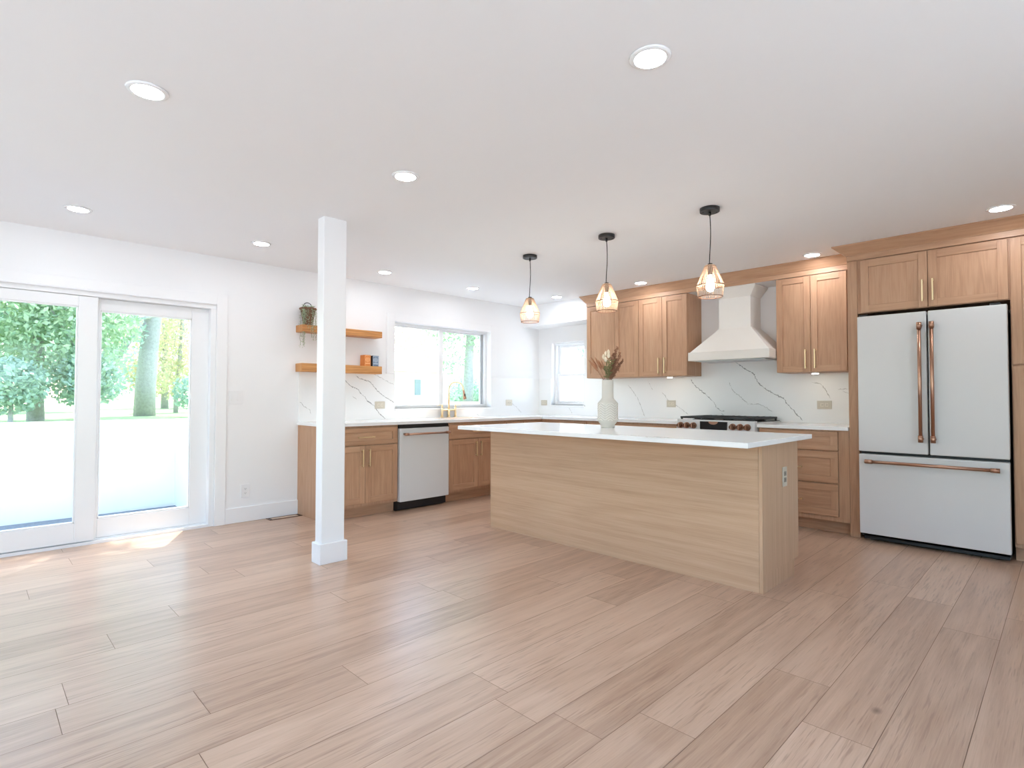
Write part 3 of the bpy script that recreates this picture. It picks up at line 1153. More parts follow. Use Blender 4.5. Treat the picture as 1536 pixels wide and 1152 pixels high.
o = fdoor('left_door', -1.226, -0.768, 0.728, 1.825)
fhandle(o, (-0.804, 5.132, 0.83), (-0.804, 5.132, 1.73))
o = fdoor('right_door', -0.757, -0.306, 0.728, 1.825)
fhandle(o, (-0.728, 5.132, 0.83), (-0.728, 5.132, 1.73))
o = fdoor('freezer_drawer', -1.226, -0.308, 0.064, 0.706)
fhandle(o, (-1.165, 5.132, 0.651), (-0.362, 5.132, 0.651))
m = MB()
m.box(-1.21, -0.32, 5.262, 5.27, 0.012, 0.06)
m.build('base_grille', 'black_plastic', p)
for x in (-1.16, -0.40):
    MB().cyl((x, 5.30, 0.0), (x, 5.30, 0.04), 0.018, 14).build('foot', 'steel', p)
for x in (-1.18, -0.37):
    MB().box(x - 0.03, x + 0.03, 5.20, 5.29, 1.8255, 1.84).build('hinge_cover', 'black_plastic', p, bevel=0.003)

# ------------------------------------------------------------------ dishwasher
p = thing('dishwasher', (-5.1, 3.43, 0), 'white dishwasher with a copper bar handle under the worktop', 'dishwasher')
m = MB()
m.box(XA + 0.03, XA + 0.60, 3.122, 3.738, 0.012, ZT - 0.003)
m.build('body', 'black_plastic', p)
m = MB()
m.box(XA + 0.602, XA + 0.652, 3.119, 3.741, 0.098, 0.842)
o = m.build('door', 'appliance_white', p, bevel=0.005, seg=2)
m = MB()
hx = XA + 0.70
m.cyl((hx, 3.15, 0.785), (hx, 3.715, 0.785), 0.0105, 14)
for y in (3.15, 3.715):
    s = 1 if y < 3.4 else -1
    m.cyl((hx, y - s * 0.004, 0.785), (hx, y + s * 0.04, 0.785), 0.0145, 14)
    m.cyl((hx, y + s * 0.016, 0.785), (XA + 0.651, y + s * 0.016, 0.785), 0.011, 12)
m.build('handle', 'copper', o)
MB().box(XA + 0.602, XA + 0.640, 3.121, 3.739, 0.848, ZT - 0.004).build('control_strip', 'black_plastic', p)
MB().box(XA + 0.50, XA + 0.56, 3.121, 3.739, 0.0, 0.096).build('toe_kick', 'black_plastic', p)

# ------------------------------------------------------------------ range
p = thing('range', (-2.474, 5.56, 0), 'white gas range with round copper knobs set into the counter', 'range')
RX0, RX1 = -2.872, -2.076
m = MB()
m.box(RX0, RX1, 5.29, YB - 0.02, 0.02, 0.925)
m.build('body', 'appliance_white', p)
m = MB()
m.hexa([(RX0, 5.215, 0.80), (RX1, 5.215, 0.80), (RX1, 5.289, 0.80), (RX0, 5.289, 0.80), (RX0, 5.235, 0.938), (RX1, 5.235, 0.938), (RX1, 5.289, 0.938), (RX0, 5.289, 0.938)])
m.build('control_panel', 'appliance_white', p, bevel=0.004, seg=2)
yk = 5.2235
m = MB()
m.box(-2.617, -2.338, yk - 0.002, yk + 0.02, 0.835, 0.925)
o = m.build('display', 'black_glass', p, bevel=0.002)
m = MB()
pts = [(-2.4775 + 0.048 * math.cos(math.pi + math.pi * k / 14), 0.925 + 0.030 * math.sin(math.pi + math.pi * k / 14)) for k in range(15)]
m.face([(a, yk - 0.0045, z) for a, z in pts], 0)
m.face([(a, yk - 0.0022, z) for a, z in reversed(pts)], 0)
for (a, z), (a2, z2) in zip(pts, pts[1:] + pts[:1]):
    m.face([(a, yk - 0.0045, z), (a, yk - 0.0022, z), (a2, yk - 0.0022, z2), (a2, yk - 0.0045, z2)])
m.build('badge', 'copper', o)
for x in (-2.824, -2.756, -2.683, -2.282, -2.211, -2.142):
    m = MB()
    m.cyl((x, yk + 0.004, 0.882), (x, yk - 0.012, 0.880), 0.031, 24, 0)
    m.cyl((x, yk - 0.012, 0.880), (x, yk - 0.045, 0.878), 0.025, 24, 1, r2=0.022)
    m.box(x - 0.006, x + 0.006, yk - 0.054, yk - 0.040, 0.857, 0.902, mat=0)
    m.build('knob', ['copper', 'bronze_dark'], p, bevel=0.0015)
m = MB()
m.box(RX0 + 0.005, RX1 - 0.005, 5.26, YB - 0.03, 0.9255, 0.934)
m.build('cooktop', 'black_glass', p)
for k in range(3):
    a = RX0 + 0.02 + k * 0.253
    b_ = a + 0.249
    m = MB()
    for y in (5.275, 5.84):
        m.box(a, b_, y - 0.007, y + 0.007, 0.950, 0.968)
    for x in (a + 0.007, b_ - 0.007):
        m.box(x - 0.007, x + 0.007, 5.275, 5.84, 0.950, 0.968)
    for i in range(1, 4):
        x = a + (b_ - a) * i / 4
        m.box(x - 0.005, x + 0.005, 5.275, 5.84, 0.954, 0.970)
    for i in range(1, 5):
        y = 5.275 + 0.565 * i / 5
        m.box(a, b_, y - 0.005, y + 0.005, 0.952, 0.966)
    for x in (a + 0.01, b_ - 0.01):
        for y in (5.28, 5.835):
            m.box(x - 0.008, x + 0.008, y - 0.008, y + 0.008, 0.934, 0.952)
    m.build('grate', 'cast_iron', p)
for x, y in ((-2.74, 5.42), (-2.74, 5.70), (-2.474, 5.56), (-2.21, 5.42), (-2.21, 5.70)):
    MB().lathe([(0.05, 0.934), (0.05, 0.940), (0.032, 0.942), (0.032, 0.949), (0.02, 0.951)], (x, y), 20).build('burner', 'cast_iron', p)
m = MB()
m.box(RX0 + 0.004, RX1 - 0.004, 5.24, 5.289, 0.16, 0.79)
o = m.build('oven_door', 'appliance_white', p, bevel=0.004)
m = MB()
m.cyl((RX0 + 0.05, 5.19, 0.75), (RX1 - 0.05, 5.19, 0.75), 0.011)
for x in (RX0 + 0.07, RX1 - 0.07):
    m.cyl((x, 5.19, 0.75), (x, 5.241, 0.75), 0.01)
m.build('handle', 'copper', o)

# ------------------------------------------------------------------ range hood
p = thing('range_hood', (-2.44, 5.66, 1.54), 'off-white tapered range hood over the range', 'range hood')
hx0, hx1, hy = -2.835, -2.004, 5.405
cx0, cx1, cyf = -2.603, -2.272, 5.64
zl0, zl1, zc = 1.542, 1.634, 1.885
m = MB()
m.box(hx0, hx1, hy, YB - SL - 0.001, zl0 + 0.004, zl1)
m.build('lip', 'hood_white', p, bevel=0.002)
m = MB()
yb = YB - 0.0015
m.hexa([(hx0 + 0.012, hy + 0.012, zl1), (hx1 - 0.012, hy + 0.012, zl1), (hx1 - 0.012, YB - SL - 0.001, zl1), (hx0 + 0.012, YB - SL - 0.001, zl1),
        (cx0, cyf, zc), (cx1, cyf, zc), (cx1, yb, zc), (cx0, yb, zc)])
m.build('canopy', 'hood_white', p, bevel=0.0015)
m = MB()
m.box(cx0, cx1, cyf, yb, zc, 2.2)
m.box(cx0 - 0.002, cx1 + 0.002, cyf - 0.002, yb, zc - 0.004, zc + 0.004)
m.build('chimney', 'hood_white', p, bevel=0.0015)
m = MB()
fl_ = 0.078
m.hexa([(cx0 - 0.002, cyf - 0.002, 2.2), (cx1 + 0.002, cyf - 0.002, 2.2), (cx1 + 0.002, yb, 2.2), (cx0 - 0.002, yb, 2.2),
        (cx0 - fl_, cyf - fl_, 2.292), (cx1 + fl_, cyf - fl_, 2.292), (cx1 + fl_, yb, 2.292), (cx0 - fl_, yb, 2.292)])
m.box(cx0 - fl_, cx1 + fl_, cyf - fl_, yb, 2.292, 2.3053)
m.build('crown', 'hood_white', p, bevel=0.0015)
MB().box(hx0 + 0.06, hx1 - 0.06, hy + 0.05, 5.80, zl0 - 0.004, zl0 + 0.0035).build('filter', 'steel', p)

# ------------------------------------------------------------------ island
p = thing('kitchen_island', (-2.49, 3.66, 0), 'large pale oak island cabinet with horizontal grain and outlet end', 'island')
IX0, IX1, IY0, IY1 = -3.683, -1.295, 3.360, 3.962
m = MB()
m.box(IX0 + 0.02, IX1 - 0.02, IY0 + 0.02, IY1 - 0.001, 0.105, ZT - 0.001, 'z', tone=0.5)
m.build('carcass', 'oak', p)
m = MB()
m.box(IX0 + 0.004, IX1 - 0.021, IY0, IY0 + 0.0195, 0, ZT - 0.001, 'x', tone=0.5)
m.build('front_panel', 'island_oak', p)
m = MB()
m.box(IX0, IX0 + 0.0195, IY0 + 0.0198, IY1, 0, ZT - 0.001, 'z', tone=0.5)
m.build('end_panel', 'island_oak', p)
m = MB()
m.box(IX1 - 0.0195, IX1, IY0 + 0.0198, IY1 - 0.08, 0, 0.105, 'z', tone=0.55)
m.box(IX1 - 0.0195, IX1, IY0 + 0.0198, IY1, 0.105, ZT - 0.001, 'z', tone=0.55)
m.build('end_panel', 'island_oak', p)
m = MB()
m.box(IX1 - 0.0205, IX1 + 0.001, IY0 - 0.001, IY0 + 0.0195, 0, ZT - 0.001, 'z', tone=0.3)
m.build('corner_trim', 'island_oak', p, bevel=0.002)
m = MB()
m.box(IX0 - 0.001, IX0 + 0.0035, IY0 - 0.001, IY0 + 0.0195, 0, ZT - 0.001, 'z', tone=0.3)
m.build('corner_trim', 'island_oak', p)
MB().box(IX0 + 0.02, IX1 - 0.02, IY1 - 0.095, IY1 - 0.08, 0, 0.105, 'x').build('toe_kick', 'oak', p)
n = 4
for k in range(n):
    a = IX0 + 0.003 + (IX1 - IX0 - 0.006) * k / n
    b_ = IX0 + 0.003 + (IX1 - IX0 - 0.006) * (k + 1) / n
    o = shaker('drawer', mapI, a + g, b_ - g, 0.700, 0.862, 0.624, p, drawer=True)
    pull(mapI, (a + b_) / 2, 0.78, 0.624, o, False)
    o = shaker('door', mapI, a + g, b_ - g, 0.115, 0.690, 0.624, p)
    pull(mapI, b_ - 0.05 if k % 2 == 0 else a + 0.05, 0.575, 0.624, o)
m = MB()
m.box(-3.735, -1.238, 3.020, 4.078, ZT, CT)
vein(m, [(-1.966, 3.035), (-1.891, 3.02), (-1.788, 2.997), (-1.72, 3.03)], 0.004, Ft, 1, 60)
vein(m, [(-2.05, 3.12), (-1.90, 3.08), (-1.80, 3.10), (-1.70, 3.04)], 0.004, Ft, 1, 61)
vein(m, [(-1.85, 3.09), (-1.78, 3.03)], 0.003, Ft, 2, 62)
tag(m.build('island_worktop', ['quartz', 'quartz_vein', 'quartz_vein_dark'], bevel=0.002), 'thick white quartz worktop lying on the oak island', 'worktop')


# ------------------------------------------------------------------ outlets and switch
def plate(name, F, u, z, w, h, mats, label, cat, build_inner):
    p = thing(name, F(u, 0.0, z), label, cat)
    m = MB()
    fbox(m, F, u - w / 2, u + w / 2, 0.0005, 0.006, z - h / 2, z + h / 2)
    m.build('cover_plate', mats[0], p, bevel=0.002)
    build_inner(p)
    return p


def duplex(F, u, z, horizontal, mats):
    def inner(p):
        for s in (-1, 1):
            m = MB()
            uu, zz = (u + s * 0.02, z) if horizontal else (u, z + s * 0.02)
            if horizontal:
                fbox(m, F, uu - 0.014, uu + 0.014, 0.006, 0.0085, zz - 0.017, zz + 0.017)
                for q in (-0.006, 0.006):
                    fbox(m, F, uu - 0.004, uu + 0.004, 0.0085, 0.0090, zz + q - 0.0012, zz + q + 0.0012, mat=1)
                fbox(m, F, uu + 0.006, uu + 0.010, 0.0085, 0.0090, zz - 0.002, zz + 0.002, mat=1)
            else:
                fbox(m, F, uu - 0.017, uu + 0.017, 0.006, 0.0085, zz - 0.014, zz + 0.014)
                for q in (-0.006, 0.006):
                    fbox(m, F, uu + q - 0.0012, uu + q + 0.0012, 0.0085, 0.0090, zz - 0.003, zz + 0.005, mat=1)
                fbox(m, F, uu - 0.002, uu + 0.002, 0.0085, 0.0090, zz - 0.010, zz - 0.006, mat=1)
            m.build('receptacle', [mats[1], 'slot_dark'], p)
    return inner


def mapSA(u, v, z):
    return (XA + SL + v, u, z)


def mapSB(u, v, z):
    return (u, YB - SL - v, z)


def mapE(u, v, z):
    return (IX1 + v, u, z)


_fbox = fbox


def fbox(mb, F, u0, u1, v0, v1, z0, z1, grain='z', mat=0, tone=None):
    if grain == 'u':
        grain = 'y' if F in (mapA, mapSA, mapE) else 'x'
    a, b_ = F(u0, v0, z0), F(u1, v1, z1)
    mb.box(a[0], b_[0], a[1], b_[1], a[2], b_[2], grain, mat, tone)


plate('wall_outlet', mapA, 1.851, 0.287, 0.075, 0.122, ('device_white',), 'white duplex outlet low on the wall above the baseboard', 'outlet', duplex(mapA, 1.851, 0.287, False, ('device_white', 'device_white')))


def rockers(p):
    for s in (-1, 1):
        m = MB()
        u = 1.759 + s * 0.023
        fbox(m, mapA, u - 0.0165, u + 0.0165, 0.006, 0.0075, 1.157 - 0.034, 1.157 + 0.034)
        fbox(m, mapA, u - 0.014, u + 0.014, 0.0075, 0.0105, 1.157 - 0.031, 1.157 + 0.0)
        m.build('rocker', 'device_white', p, bevel=0.001)


plate('light_switch', mapA, 1.759, 1.157, 0.122, 0.122, ('device_white',), 'white double rocker light switch on the wall beside the sliding door', 'switch', rockers)
IV = ('nickel_plate', 'outlet_ivory')
plate('wall_outlet', mapSA, 3.262, 1.073, 0.128, 0.080, IV, 'beige horizontal outlet in the veined stone below the lower oak shelf', 'outlet', duplex(mapSA, 3.262, 1.073, True, IV))
plate('wall_outlet', mapSA, 5.272, 1.088, 0.120, 0.080, ('outlet_ivory',), 'cream outlet on the stone right of the faucet near the corner', 'outlet', duplex(mapSA, 5.272, 1.088, True, ('device_white', 'outlet_ivory')))
plate('wall_outlet', mapSB, -5.31, 1.085, 0.115, 0.076, IV, 'beige outlet between the wall corner and the small window', 'outlet', duplex(mapSB, -5.31, 1.085, True, IV))
plate('wall_outlet', mapSB, -3.30, 1.088, 0.118, 0.080, IV, 'beige outlet on the stone left of the range', 'outlet', duplex(mapSB, -3.30, 1.088, True, IV))
plate('wall_outlet', mapSB, -1.672, 1.092, 0.128, 0.080, IV, 'beige outlet on the stone right of the range, by the refrigerator', 'outlet', duplex(mapSB, -1.672, 1.092, True, IV))
plate('wall_outlet', mapE, 3.718, 0.658, 0.074, 0.124, IV, 'metal-plated vertical outlet on the end of the oak island', 'outlet', duplex(mapE, 3.718, 0.658, False, ('nickel_plate', 'device_grey')))

# ------------------------------------------------------------------ floor vent
p = thing('floor_vent', (-5.36, 2.19, 0), 'flush floor vent grille beside the baseboard and oak end panel', 'vent')
m = MB()
vx0, vx1, vy0, vy1 = -5.408, -5.300, 2.035, 2.345
m.box(vx0, vx1, vy0, vy0 + 0.012, 0, 0.004)
m.box(vx0, vx1, vy1 - 0.012, vy1, 0, 0.004)
m.box(vx0, vx0 + 0.012, vy0, vy1, 0, 0.004)
m.box(vx1 - 0.012, vx1, vy0, vy1, 0, 0.004)
m.build('frame', 'bronze_dark', p)
m = MB()
m.box(vx0 + 0.012, vx1 - 0.012, vy0 + 0.012, vy1 - 0.012, 0.0005, 0.0012, mat=1)
m.box(vx0 + 0.026, vx1 - 0.026, vy0 + 0.03, vy1 - 0.03, 0.0012, 0.0045, 'y')
m.build('louver', ['floor_oak', 'slot_dark'], p)

# ------------------------------------------------------------------ recessed ceiling lights
R_T, R_L = 0.078, 0.058
lights = [(-2.682, 0.507, 'round recessed ceiling light alone at the upper left of the photo'),
          (-1.088, 1.798, 'round recessed ceiling light high at the top, the largest and centremost one'),
          (-2.676, 1.771, 'recessed ceiling light between the white column and the top centre light'),
          (-4.71, 0.504, 'recessed ceiling light over the sliding door near the wall'),
          (-4.701, 1.707, 'recessed ceiling light just left of the white column, near the wall'),
          (-4.894, 2.997, 'recessed ceiling light just right of the white column above the oak shelves'),
          (-4.887, 4.169, 'recessed ceiling light above the window over the sink'),
          (-4.557, 5.285, 'small recessed ceiling light near the corner soffit'),
          (-3.339, 5.298, 'recessed ceiling light in front of the crown left of the range hood'),
          (-1.602, 5.339, 'recessed ceiling light in front of the crown right of the range hood'),
          (-0.311, 4.918, 'recessed ceiling light in front of the refrigerator crown moulding')]
first = None
for x, y, lab in lights:
    if first is None:
        first = thing('recessed_light', (x, y, ZC), lab, 'ceiling light', 'recessed ceiling lights')
        MB().lathe([(R_L, ZC - 0.007), (R_L + 0.004, ZC - 0.0085), (R_T - 0.004, ZC - 0.006), (R_T, ZC - 0.0005), (R_L, ZC - 0.0005), (R_L, ZC - 0.007)], (x, y), 36, caps=False).build('trim_ring', 'trim_white', first)
        MB().lathe([(R_L, ZC - 0.0055), (R_L, ZC - 0.0035)], (x, y), 36).build('lens', 'lens_glow', first)
    else:
        dup(first, (x, y, ZC), lab)

# under-cabinet puck lights
first = None
for x, lab in ((-3.215, 'small puck light under the wall cabinet left of the hood'), (-1.697, 'small puck light under the wall cabinet right of the hood')):
    y = 5.70
    if first is None:
        first = thing('puck_light', (x, y, 1.402), lab, 'light', 'puck lights under wall cabinets')
        MB().lathe([(0.034, 1.390), (0.034, 1.4015)], (x, y), 28).build('housing', 'trim_white', first)
        MB().lathe([(0.028, 1.386), (0.030, 1.390)], (x, y), 28).build('lens', 'puck_glow', first)
    else:
        dup(first, (x, y, 1.402), lab)

# ------------------------------------------------------------------ pendant lamps
PX, PY = -1.690, 3.535
p = thing('pendant_lamp', (PX, PY, 1.836), 'rope pendant lamp nearest the refrigerator, rightmost of the three above the island', 'lamp', 'rope pendant lamps above the island')
MB().lathe([(0.062, ZC - 0.027), (0.064, ZC - 0.025), (0.064, ZC - 0.0005)], (PX, PY), 32).build('canopy', 'black_metal', p)
m = MB()
for s in (-1, 1):
    m.cyl((PX + s * 0.045 * RT.x, PY + s * 0.045 * RT.y, ZC - 0.030), (PX + s * 0.045 * RT.x, PY + s * 0.045 * RT.y, ZC - 0.026), 0.005, 10)
m.cyl((PX, PY, ZC - 0.05), (PX, PY, ZC - 0.026), 0.008, 12)
m.build('screw', 'black_plastic', p)
m = MB()
pts = []
for k in range(17):
    t_ = k / 16
    pts.append((PX + 0.005 * math.sin(t_ * math.pi * 1.4) * RT.x, PY + 0.005 * math.sin(t_ * math.pi * 1.4) * RT.y, ZC - 0.04 + (2.055 - ZC + 0.04) * t_))
m.tube(pts, 0.0032, 8)
m.build('cord', 'black_plastic', p)
m = MB()
m.cyl((PX, PY, 1.985), (PX, PY, 2.062), 0.016, 16)
m.build('socket', 'black_plastic', p)
m = MB()
prof_ = [(0.018, 2.052), (0.030, 2.050), (0.038, 2.040), (0.0875, 1.918), (0.0885, 1.912), (0.078, 1.838)]
NC = 42
for k in range(NC):
    a = 2 * math.pi * k / NC
    ps = []
    for i, (r, z) in enumerate(prof_):
        tw = rnd.uniform(-0.018, 0.018) if i in (3, 5) else 0
        ps.append((PX + r * math.cos(a + tw), PY + r * math.sin(a + tw), z))
    m.tube(ps, [0.0020, 0.0019, 0.0018, 0.0017, 0.0016, 0.0016], 5)
m.build('shade', 'rope', p)
for r, z, rr in ((0.037, 2.041, 0.0022), (0.0885, 1.9155, 0.0026), (0.0785, 1.838, 0.0026)):
    ring = [(PX + r * math.cos(2 * math.pi * k / 40), PY + r * math.sin(2 * math.pi * k / 40), z) for k in range(41)]
    MB().tube(ring, rr, 6, caps=False).build('wire_ring', 'shade_wire', p)
m = MB()
m.lathe([(0.004, 1.872), (0.018, 1.878), (0.028, 1.897), (0.029, 1.915), (0.022, 1.945), (0.014, 1.972), (0.013, 1.984)], (PX, PY), 20)
m.build('bulb', 'bulb_glow', p)
dup(p, (-2.545, 3.550, 1.836), 'rope pendant lamp in the middle, over the vase on the island')
dup(p, (-3.400, 3.575, 1.836), 'rope pendant lamp nearest the sink window, leftmost of the three above the island')

# ------------------------------------------------------------------ oak shelves and what stands on them
for (za, zb_, lab) in ((1.414, 1.496, 'lower oak floating shelf carrying the orange and blue boxes'), (1.808, 1.876, 'upper oak floating shelf carrying the trailing plant basket')):
    m = MB()
    m.box(XA + 0.001, -5.283, 2.314, 3.210, za, zb_, 'y')
    tag(m.build('floating_shelf', 'shelf_oak', bevel=0.002), lab, 'shelf')


def deco_box(x0, x1, y0, y1, z0, z1, mats, label):
    m = MB()
    m.box(x0, x1, y0, y1, z0, z1)
    xf = x1
    # light ornament on the front: frame, round medallion, band
    e = 0.0006
    yc = (y0 + y1) / 2
    w_ = y1 - y0
    zc_ = z0 + (z1 - z0) * 0.58
    for a, b_, c_, d_ in ((y0 + 0.004, y0 + 0.007, z0 + 0.004, z1 - 0.006), (y1 - 0.007, y1 - 0.004, z0 + 0.004, z1 - 0.006), (y0 + 0.007, y1 - 0.007, z1 - 0.010, z1 - 0.006), (y0 + 0.010, y1 - 0.010, z0 + 0.022, z0 + 0.034)):
        m.box(xf, xf + e, a, b_, c_, d_, mat=1)
    for r0, r1 in ((0.0, w_ * 0.09), (w_ * 0.17, w_ * 0.26), (w_ * 0.33, w_ * 0.38)):
        K = 18
        for k in range(K):
            a0, a1 = 2 * math.pi * k / K, 2 * math.pi * (k + 1) / K
            q = [(xf + e, yc + r0 * math.cos(a0), zc_ + r0 * math.sin(a0)), (xf + e, yc + r1 * math.cos(a0), zc_ + r1 * math.sin(a0)),
                 (xf + e, yc + r1 * math.cos(a1), zc_ + r1 * math.sin(a1)), (xf + e, yc + r0 * math.cos(a1), zc_ + r0 * math.sin(a1))]
            if r0 == 0:
                q = q[:3]
            m.face(q, 1)
    if len(mats) > 2:
        m.box(x0, x1, y0 - 0.0006, y0, z0, z1, mat=2)
    tag(m.build('decorative_box', mats), label, 'box')


deco_box(-5.395, -5.300, 3.008, 3.080, 1.4963, 1.615, ['box_orange', 'box_orange_light'], 'orange patterned box with a pale band on the lower oak shelf')
deco_box(-5.385, -5.300, 3.104, 3.178, 1.4963, 1.612, ['box_blue', 'box_blue_light', 'box_black'], 'blue-grey patterned box with dark side on the lower oak shelf')

p = thing('plant_basket', (-5.355, 2.395, 1.8763), 'brown woven basket of trailing string plant on the upper oak shelf', 'plant')
bx, by = -5.352, 2.402
m = MB()
pr = []
for k in range(22):
    t_ = k / 21
    pr.append((0.042 + 0.030 * t_ + 0.0025 * (k % 2), 1.8765 + 0.165 * t_))
m.lathe(pr, (bx, by), 28)
ring = [(bx + 0.074 * math.cos(2 * math.pi * k / 28), by + 0.074 * math.sin(2 * math.pi * k / 28), 2.043 + 0.004 * math.sin(k * 2.1)) for k in range(29)]
m.tube(ring, 0.009, 8, caps=False)
m.build('basket', 'basket_brown', p)
m = MB()
m.tube([(bx - 0.01, by + 0.05 * math.cos(math.pi * k / 14) + 0.0, 2.045 + 0.062 * math.sin(math.pi * k / 14)) for k in range(15)], 0.0042, 8)
m.build('handle', 'black_metal', p)
r = random.Random(3)
m = MB()
for k in range(16):
    a = r.uniform(-1.5, 1.5)
    x, y, z = bx + 0.06 * math.cos(a), by + 0.06 * math.sin(a), 2.05
    pts = [(bx + 0.03 * math.cos(a), by + 0.03 * math.sin(a), 2.045), (x, y, 2.066)]
    zz = 2.05
    L_ = r.uniform(0.10, 0.385)
    rad = 0.078
    n_ = max(4, int(L_ / 0.02))
    for i in range(n_):
        zz = 2.05 - L_ * (i + 1) / n_
        x = bx + (rad + 0.006 * i / n_) * math.cos(a) + r.gauss(0, 0.003)
        y = by + (rad + 0.004 * i / n_) * math.sin(a) + r.gauss(0, 0.004)
        pts.append((x, y, zz))
    m.tube(pts, 0.0012, 4, mat=1)
    for q in pts[1:]:
        for _ in range(3):
            dx, dy, dz = r.gauss(0, 0.005), r.gauss(0, 0.006), r.gauss(0, 0.008)
            c_ = Vector(q) + Vector((dx, dy, dz))
            s_ = r.uniform(0.0035, 0.006)
            m.tube([c_ - Vector((0, s_, s_ * 0.6)), c_, c_ + Vector((0.001, s_, s_ * 0.3))], [0.0006, s_ * 0.55, 0.0006], 5, mat=0)
for k in range(60):
    a, rr = r.uniform(0, 6.28), 0.062 * math.sqrt(r.random())
    c_ = Vector((bx + rr * math.cos(a), by + rr * math.sin(a), 2.045 + r.uniform(0, 0.025)))
    s_ = r.uniform(0.005, 0.008)
    m.tube([c_ - Vector((0, s_, 0)), c_, c_ + Vector((0, s_, 0.002))], [0.0008, s_ * 0.6, 0.0008], 5, mat=0)
m.build('trailing_foliage', ['vine_leaf', 'vine_stem'], p)

# ------------------------------------------------------------------ vase and dried stems
VX, VY = -2.690, 3.762
p = thing('vase', (VX, VY, CT), 'tall off-white ceramic vase with chevron relief on the island', 'vase')
m = MB()
prof_ = [(0.0535, CT + 0.0003), (0.056, CT + 0.004), (0.057, 0.936), (0.060, 0.941), (0.074, 0.958), (0.080, 0.975), (0.080, 1.112), (0.077, 1.122), (0.052, 1.150), (0.048, 1.160), (0.0465, 1.30), (0.0455, 1.305), (0.042, 1.303), (0.041, 1.16), (0.041, 1.0)]
m.lathe(prof_, (VX, VY), 48)
m.build('body', 'vase_ceramic', p)
m = MB()
vang = math.atan2(-VY, -VX)
for k in range(6):
    ac = vang + 0.25 + 2 * math.pi * k / 6
    for i in range(8):
        zc_ = 0.980 + i * 0.0195
        pts = []
        for s in range(-6, 7):
            a = ac + s * (math.pi / 6 - 0.03) / 6
            z = zc_ + (6 - abs(s)) / 6 * 0.026 - 0.02
            if 0.972 < z < 1.116:
                pts.append((VX + 0.0805 * math.cos(a), VY + 0.0805 * math.sin(a), z))
        if len(pts) > 3:
            m.tube(pts, 0.0040, 6)
m.build('chevron_relief', 'vase_ridge', p)

R2 = Vector((RT.x, RT.y, 0)).normalized()
F2 = Vector((FW.x, FW.y, 0)).normalized()


def stem_thing(kind, label, group, side, depth, zt_, seed):
    r = random.Random(seed)
    base = Vector((VX, VY, 1.02)) - R2 * side * 0.10 + F2 * depth * -0.05
    mid = Vector((VX, VY, 1.30)) + R2 * max(-0.036, min(0.036, side * 0.22)) + F2 * max(-0.03, min(0.03, depth * 0.2))
    tip = Vector((VX, VY, zt_)) + R2 * side + F2 * depth
    ctrl = mid + (tip - mid) * 0.5 + Vector((0, 0, 0.02))
    pts = [base, mid]
    for k in range(1, 7):
        t_ = k / 6
        pts.append(mid * (1 - t_) ** 2 + ctrl * 2 * t_ * (1 - t_) + tip * t_ * t_)
    root = thing(kind, (mid.x, mid.y, mid.z), label, 'dried flower', group)
    m = MB()
    m.tube(pts, [0.0013] * len(pts), 5)
    m.build('stem', 'dried_green' if 'green' in kind or 'tail' in kind else 'dried_brown', root)
    m = MB()
    d_ = (pts[-1] - pts[-3]).normalized()
    if kind == 'dried_grass_spike':
        a = pts[-4]
        ax = (tip - a)
        m.tube([a, a + ax * 0.25, a + ax * 0.6, a + ax * 0.9, tip + d_ * 0.012], [0.002, 0.0075, 0.0085, 0.0055, 0.0006], 7)
        for k in range(26):
            t_ = r.random()
            c_ = a + ax * t_
            o_ = Vector((r.gauss(0, 1), r.gauss(0, 1), r.gauss(0, 1))).normalized()
            m.tube([c_, c_ + o_ * 0.006 + ax.normalized() * 0.014], [0.0014, 0.0003], 4)
        mt = 'dried_rust'
    elif kind == 'dried_feather_plume':
        for k in range(90):
            t_ = r.random() ** 0.8
            i = 1 + t_ * (len(pts) - 2.01)
            c_ = pts[int(i)].lerp(pts[int(i) + 1], i - int(i))
            if c_.z < 1.318:
                continue
            o_ = Vector((r.gauss(0, 1), r.gauss(0, 1), r.gauss(0.5, 0.6))).normalized()
            l_ = r.uniform(0.010, 0.022)
            m.tube([c_, c_ + o_ * l_ * 0.6, c_ + o_ * l_], [0.0008, 0.0036, 0.0005], 5)
        mt = 'dried_brown'
    elif kind == 'bunny_tail_flower':
        c_ = tip
        m.tube([c_ - d_ * 0.012, c_ - d_ * 0.004, c_ + d_ * 0.012, c_ + d_ * 0.026, c_ + d_ * 0.034], [0.003, 0.0115, 0.0125, 0.007, 0.001], 10)
        for k in range(50):
            o_ = Vector((r.gauss(0, 1), r.gauss(0, 1), r.gauss(0, 1))).normalized()
            q = c_ + d_ * 0.01 + o_ * 0.009
            m.tube([q, q + o_ * 0.009], [0.0009, 0.0002], 4)
        mt = 'dried_cream'
    else:
        for k in range(14):
            t_ = k / 14
            i = 2 + t_ * (len(pts) - 3.01)
            c_ = pts[int(i)].lerp(pts[int(i) + 1], i - int(i))
            o_ = Vector((r.gauss(0, 1), r.gauss(0, 1), 0.9)).normalized()
            m.tube([c_, c_ + o_ * 0.018, c_ + o_ * 0.034], [0.0008, 0.0048, 0.0005], 5)
        mt = 'dried_green'
    m.build('flower_head', mt, root)


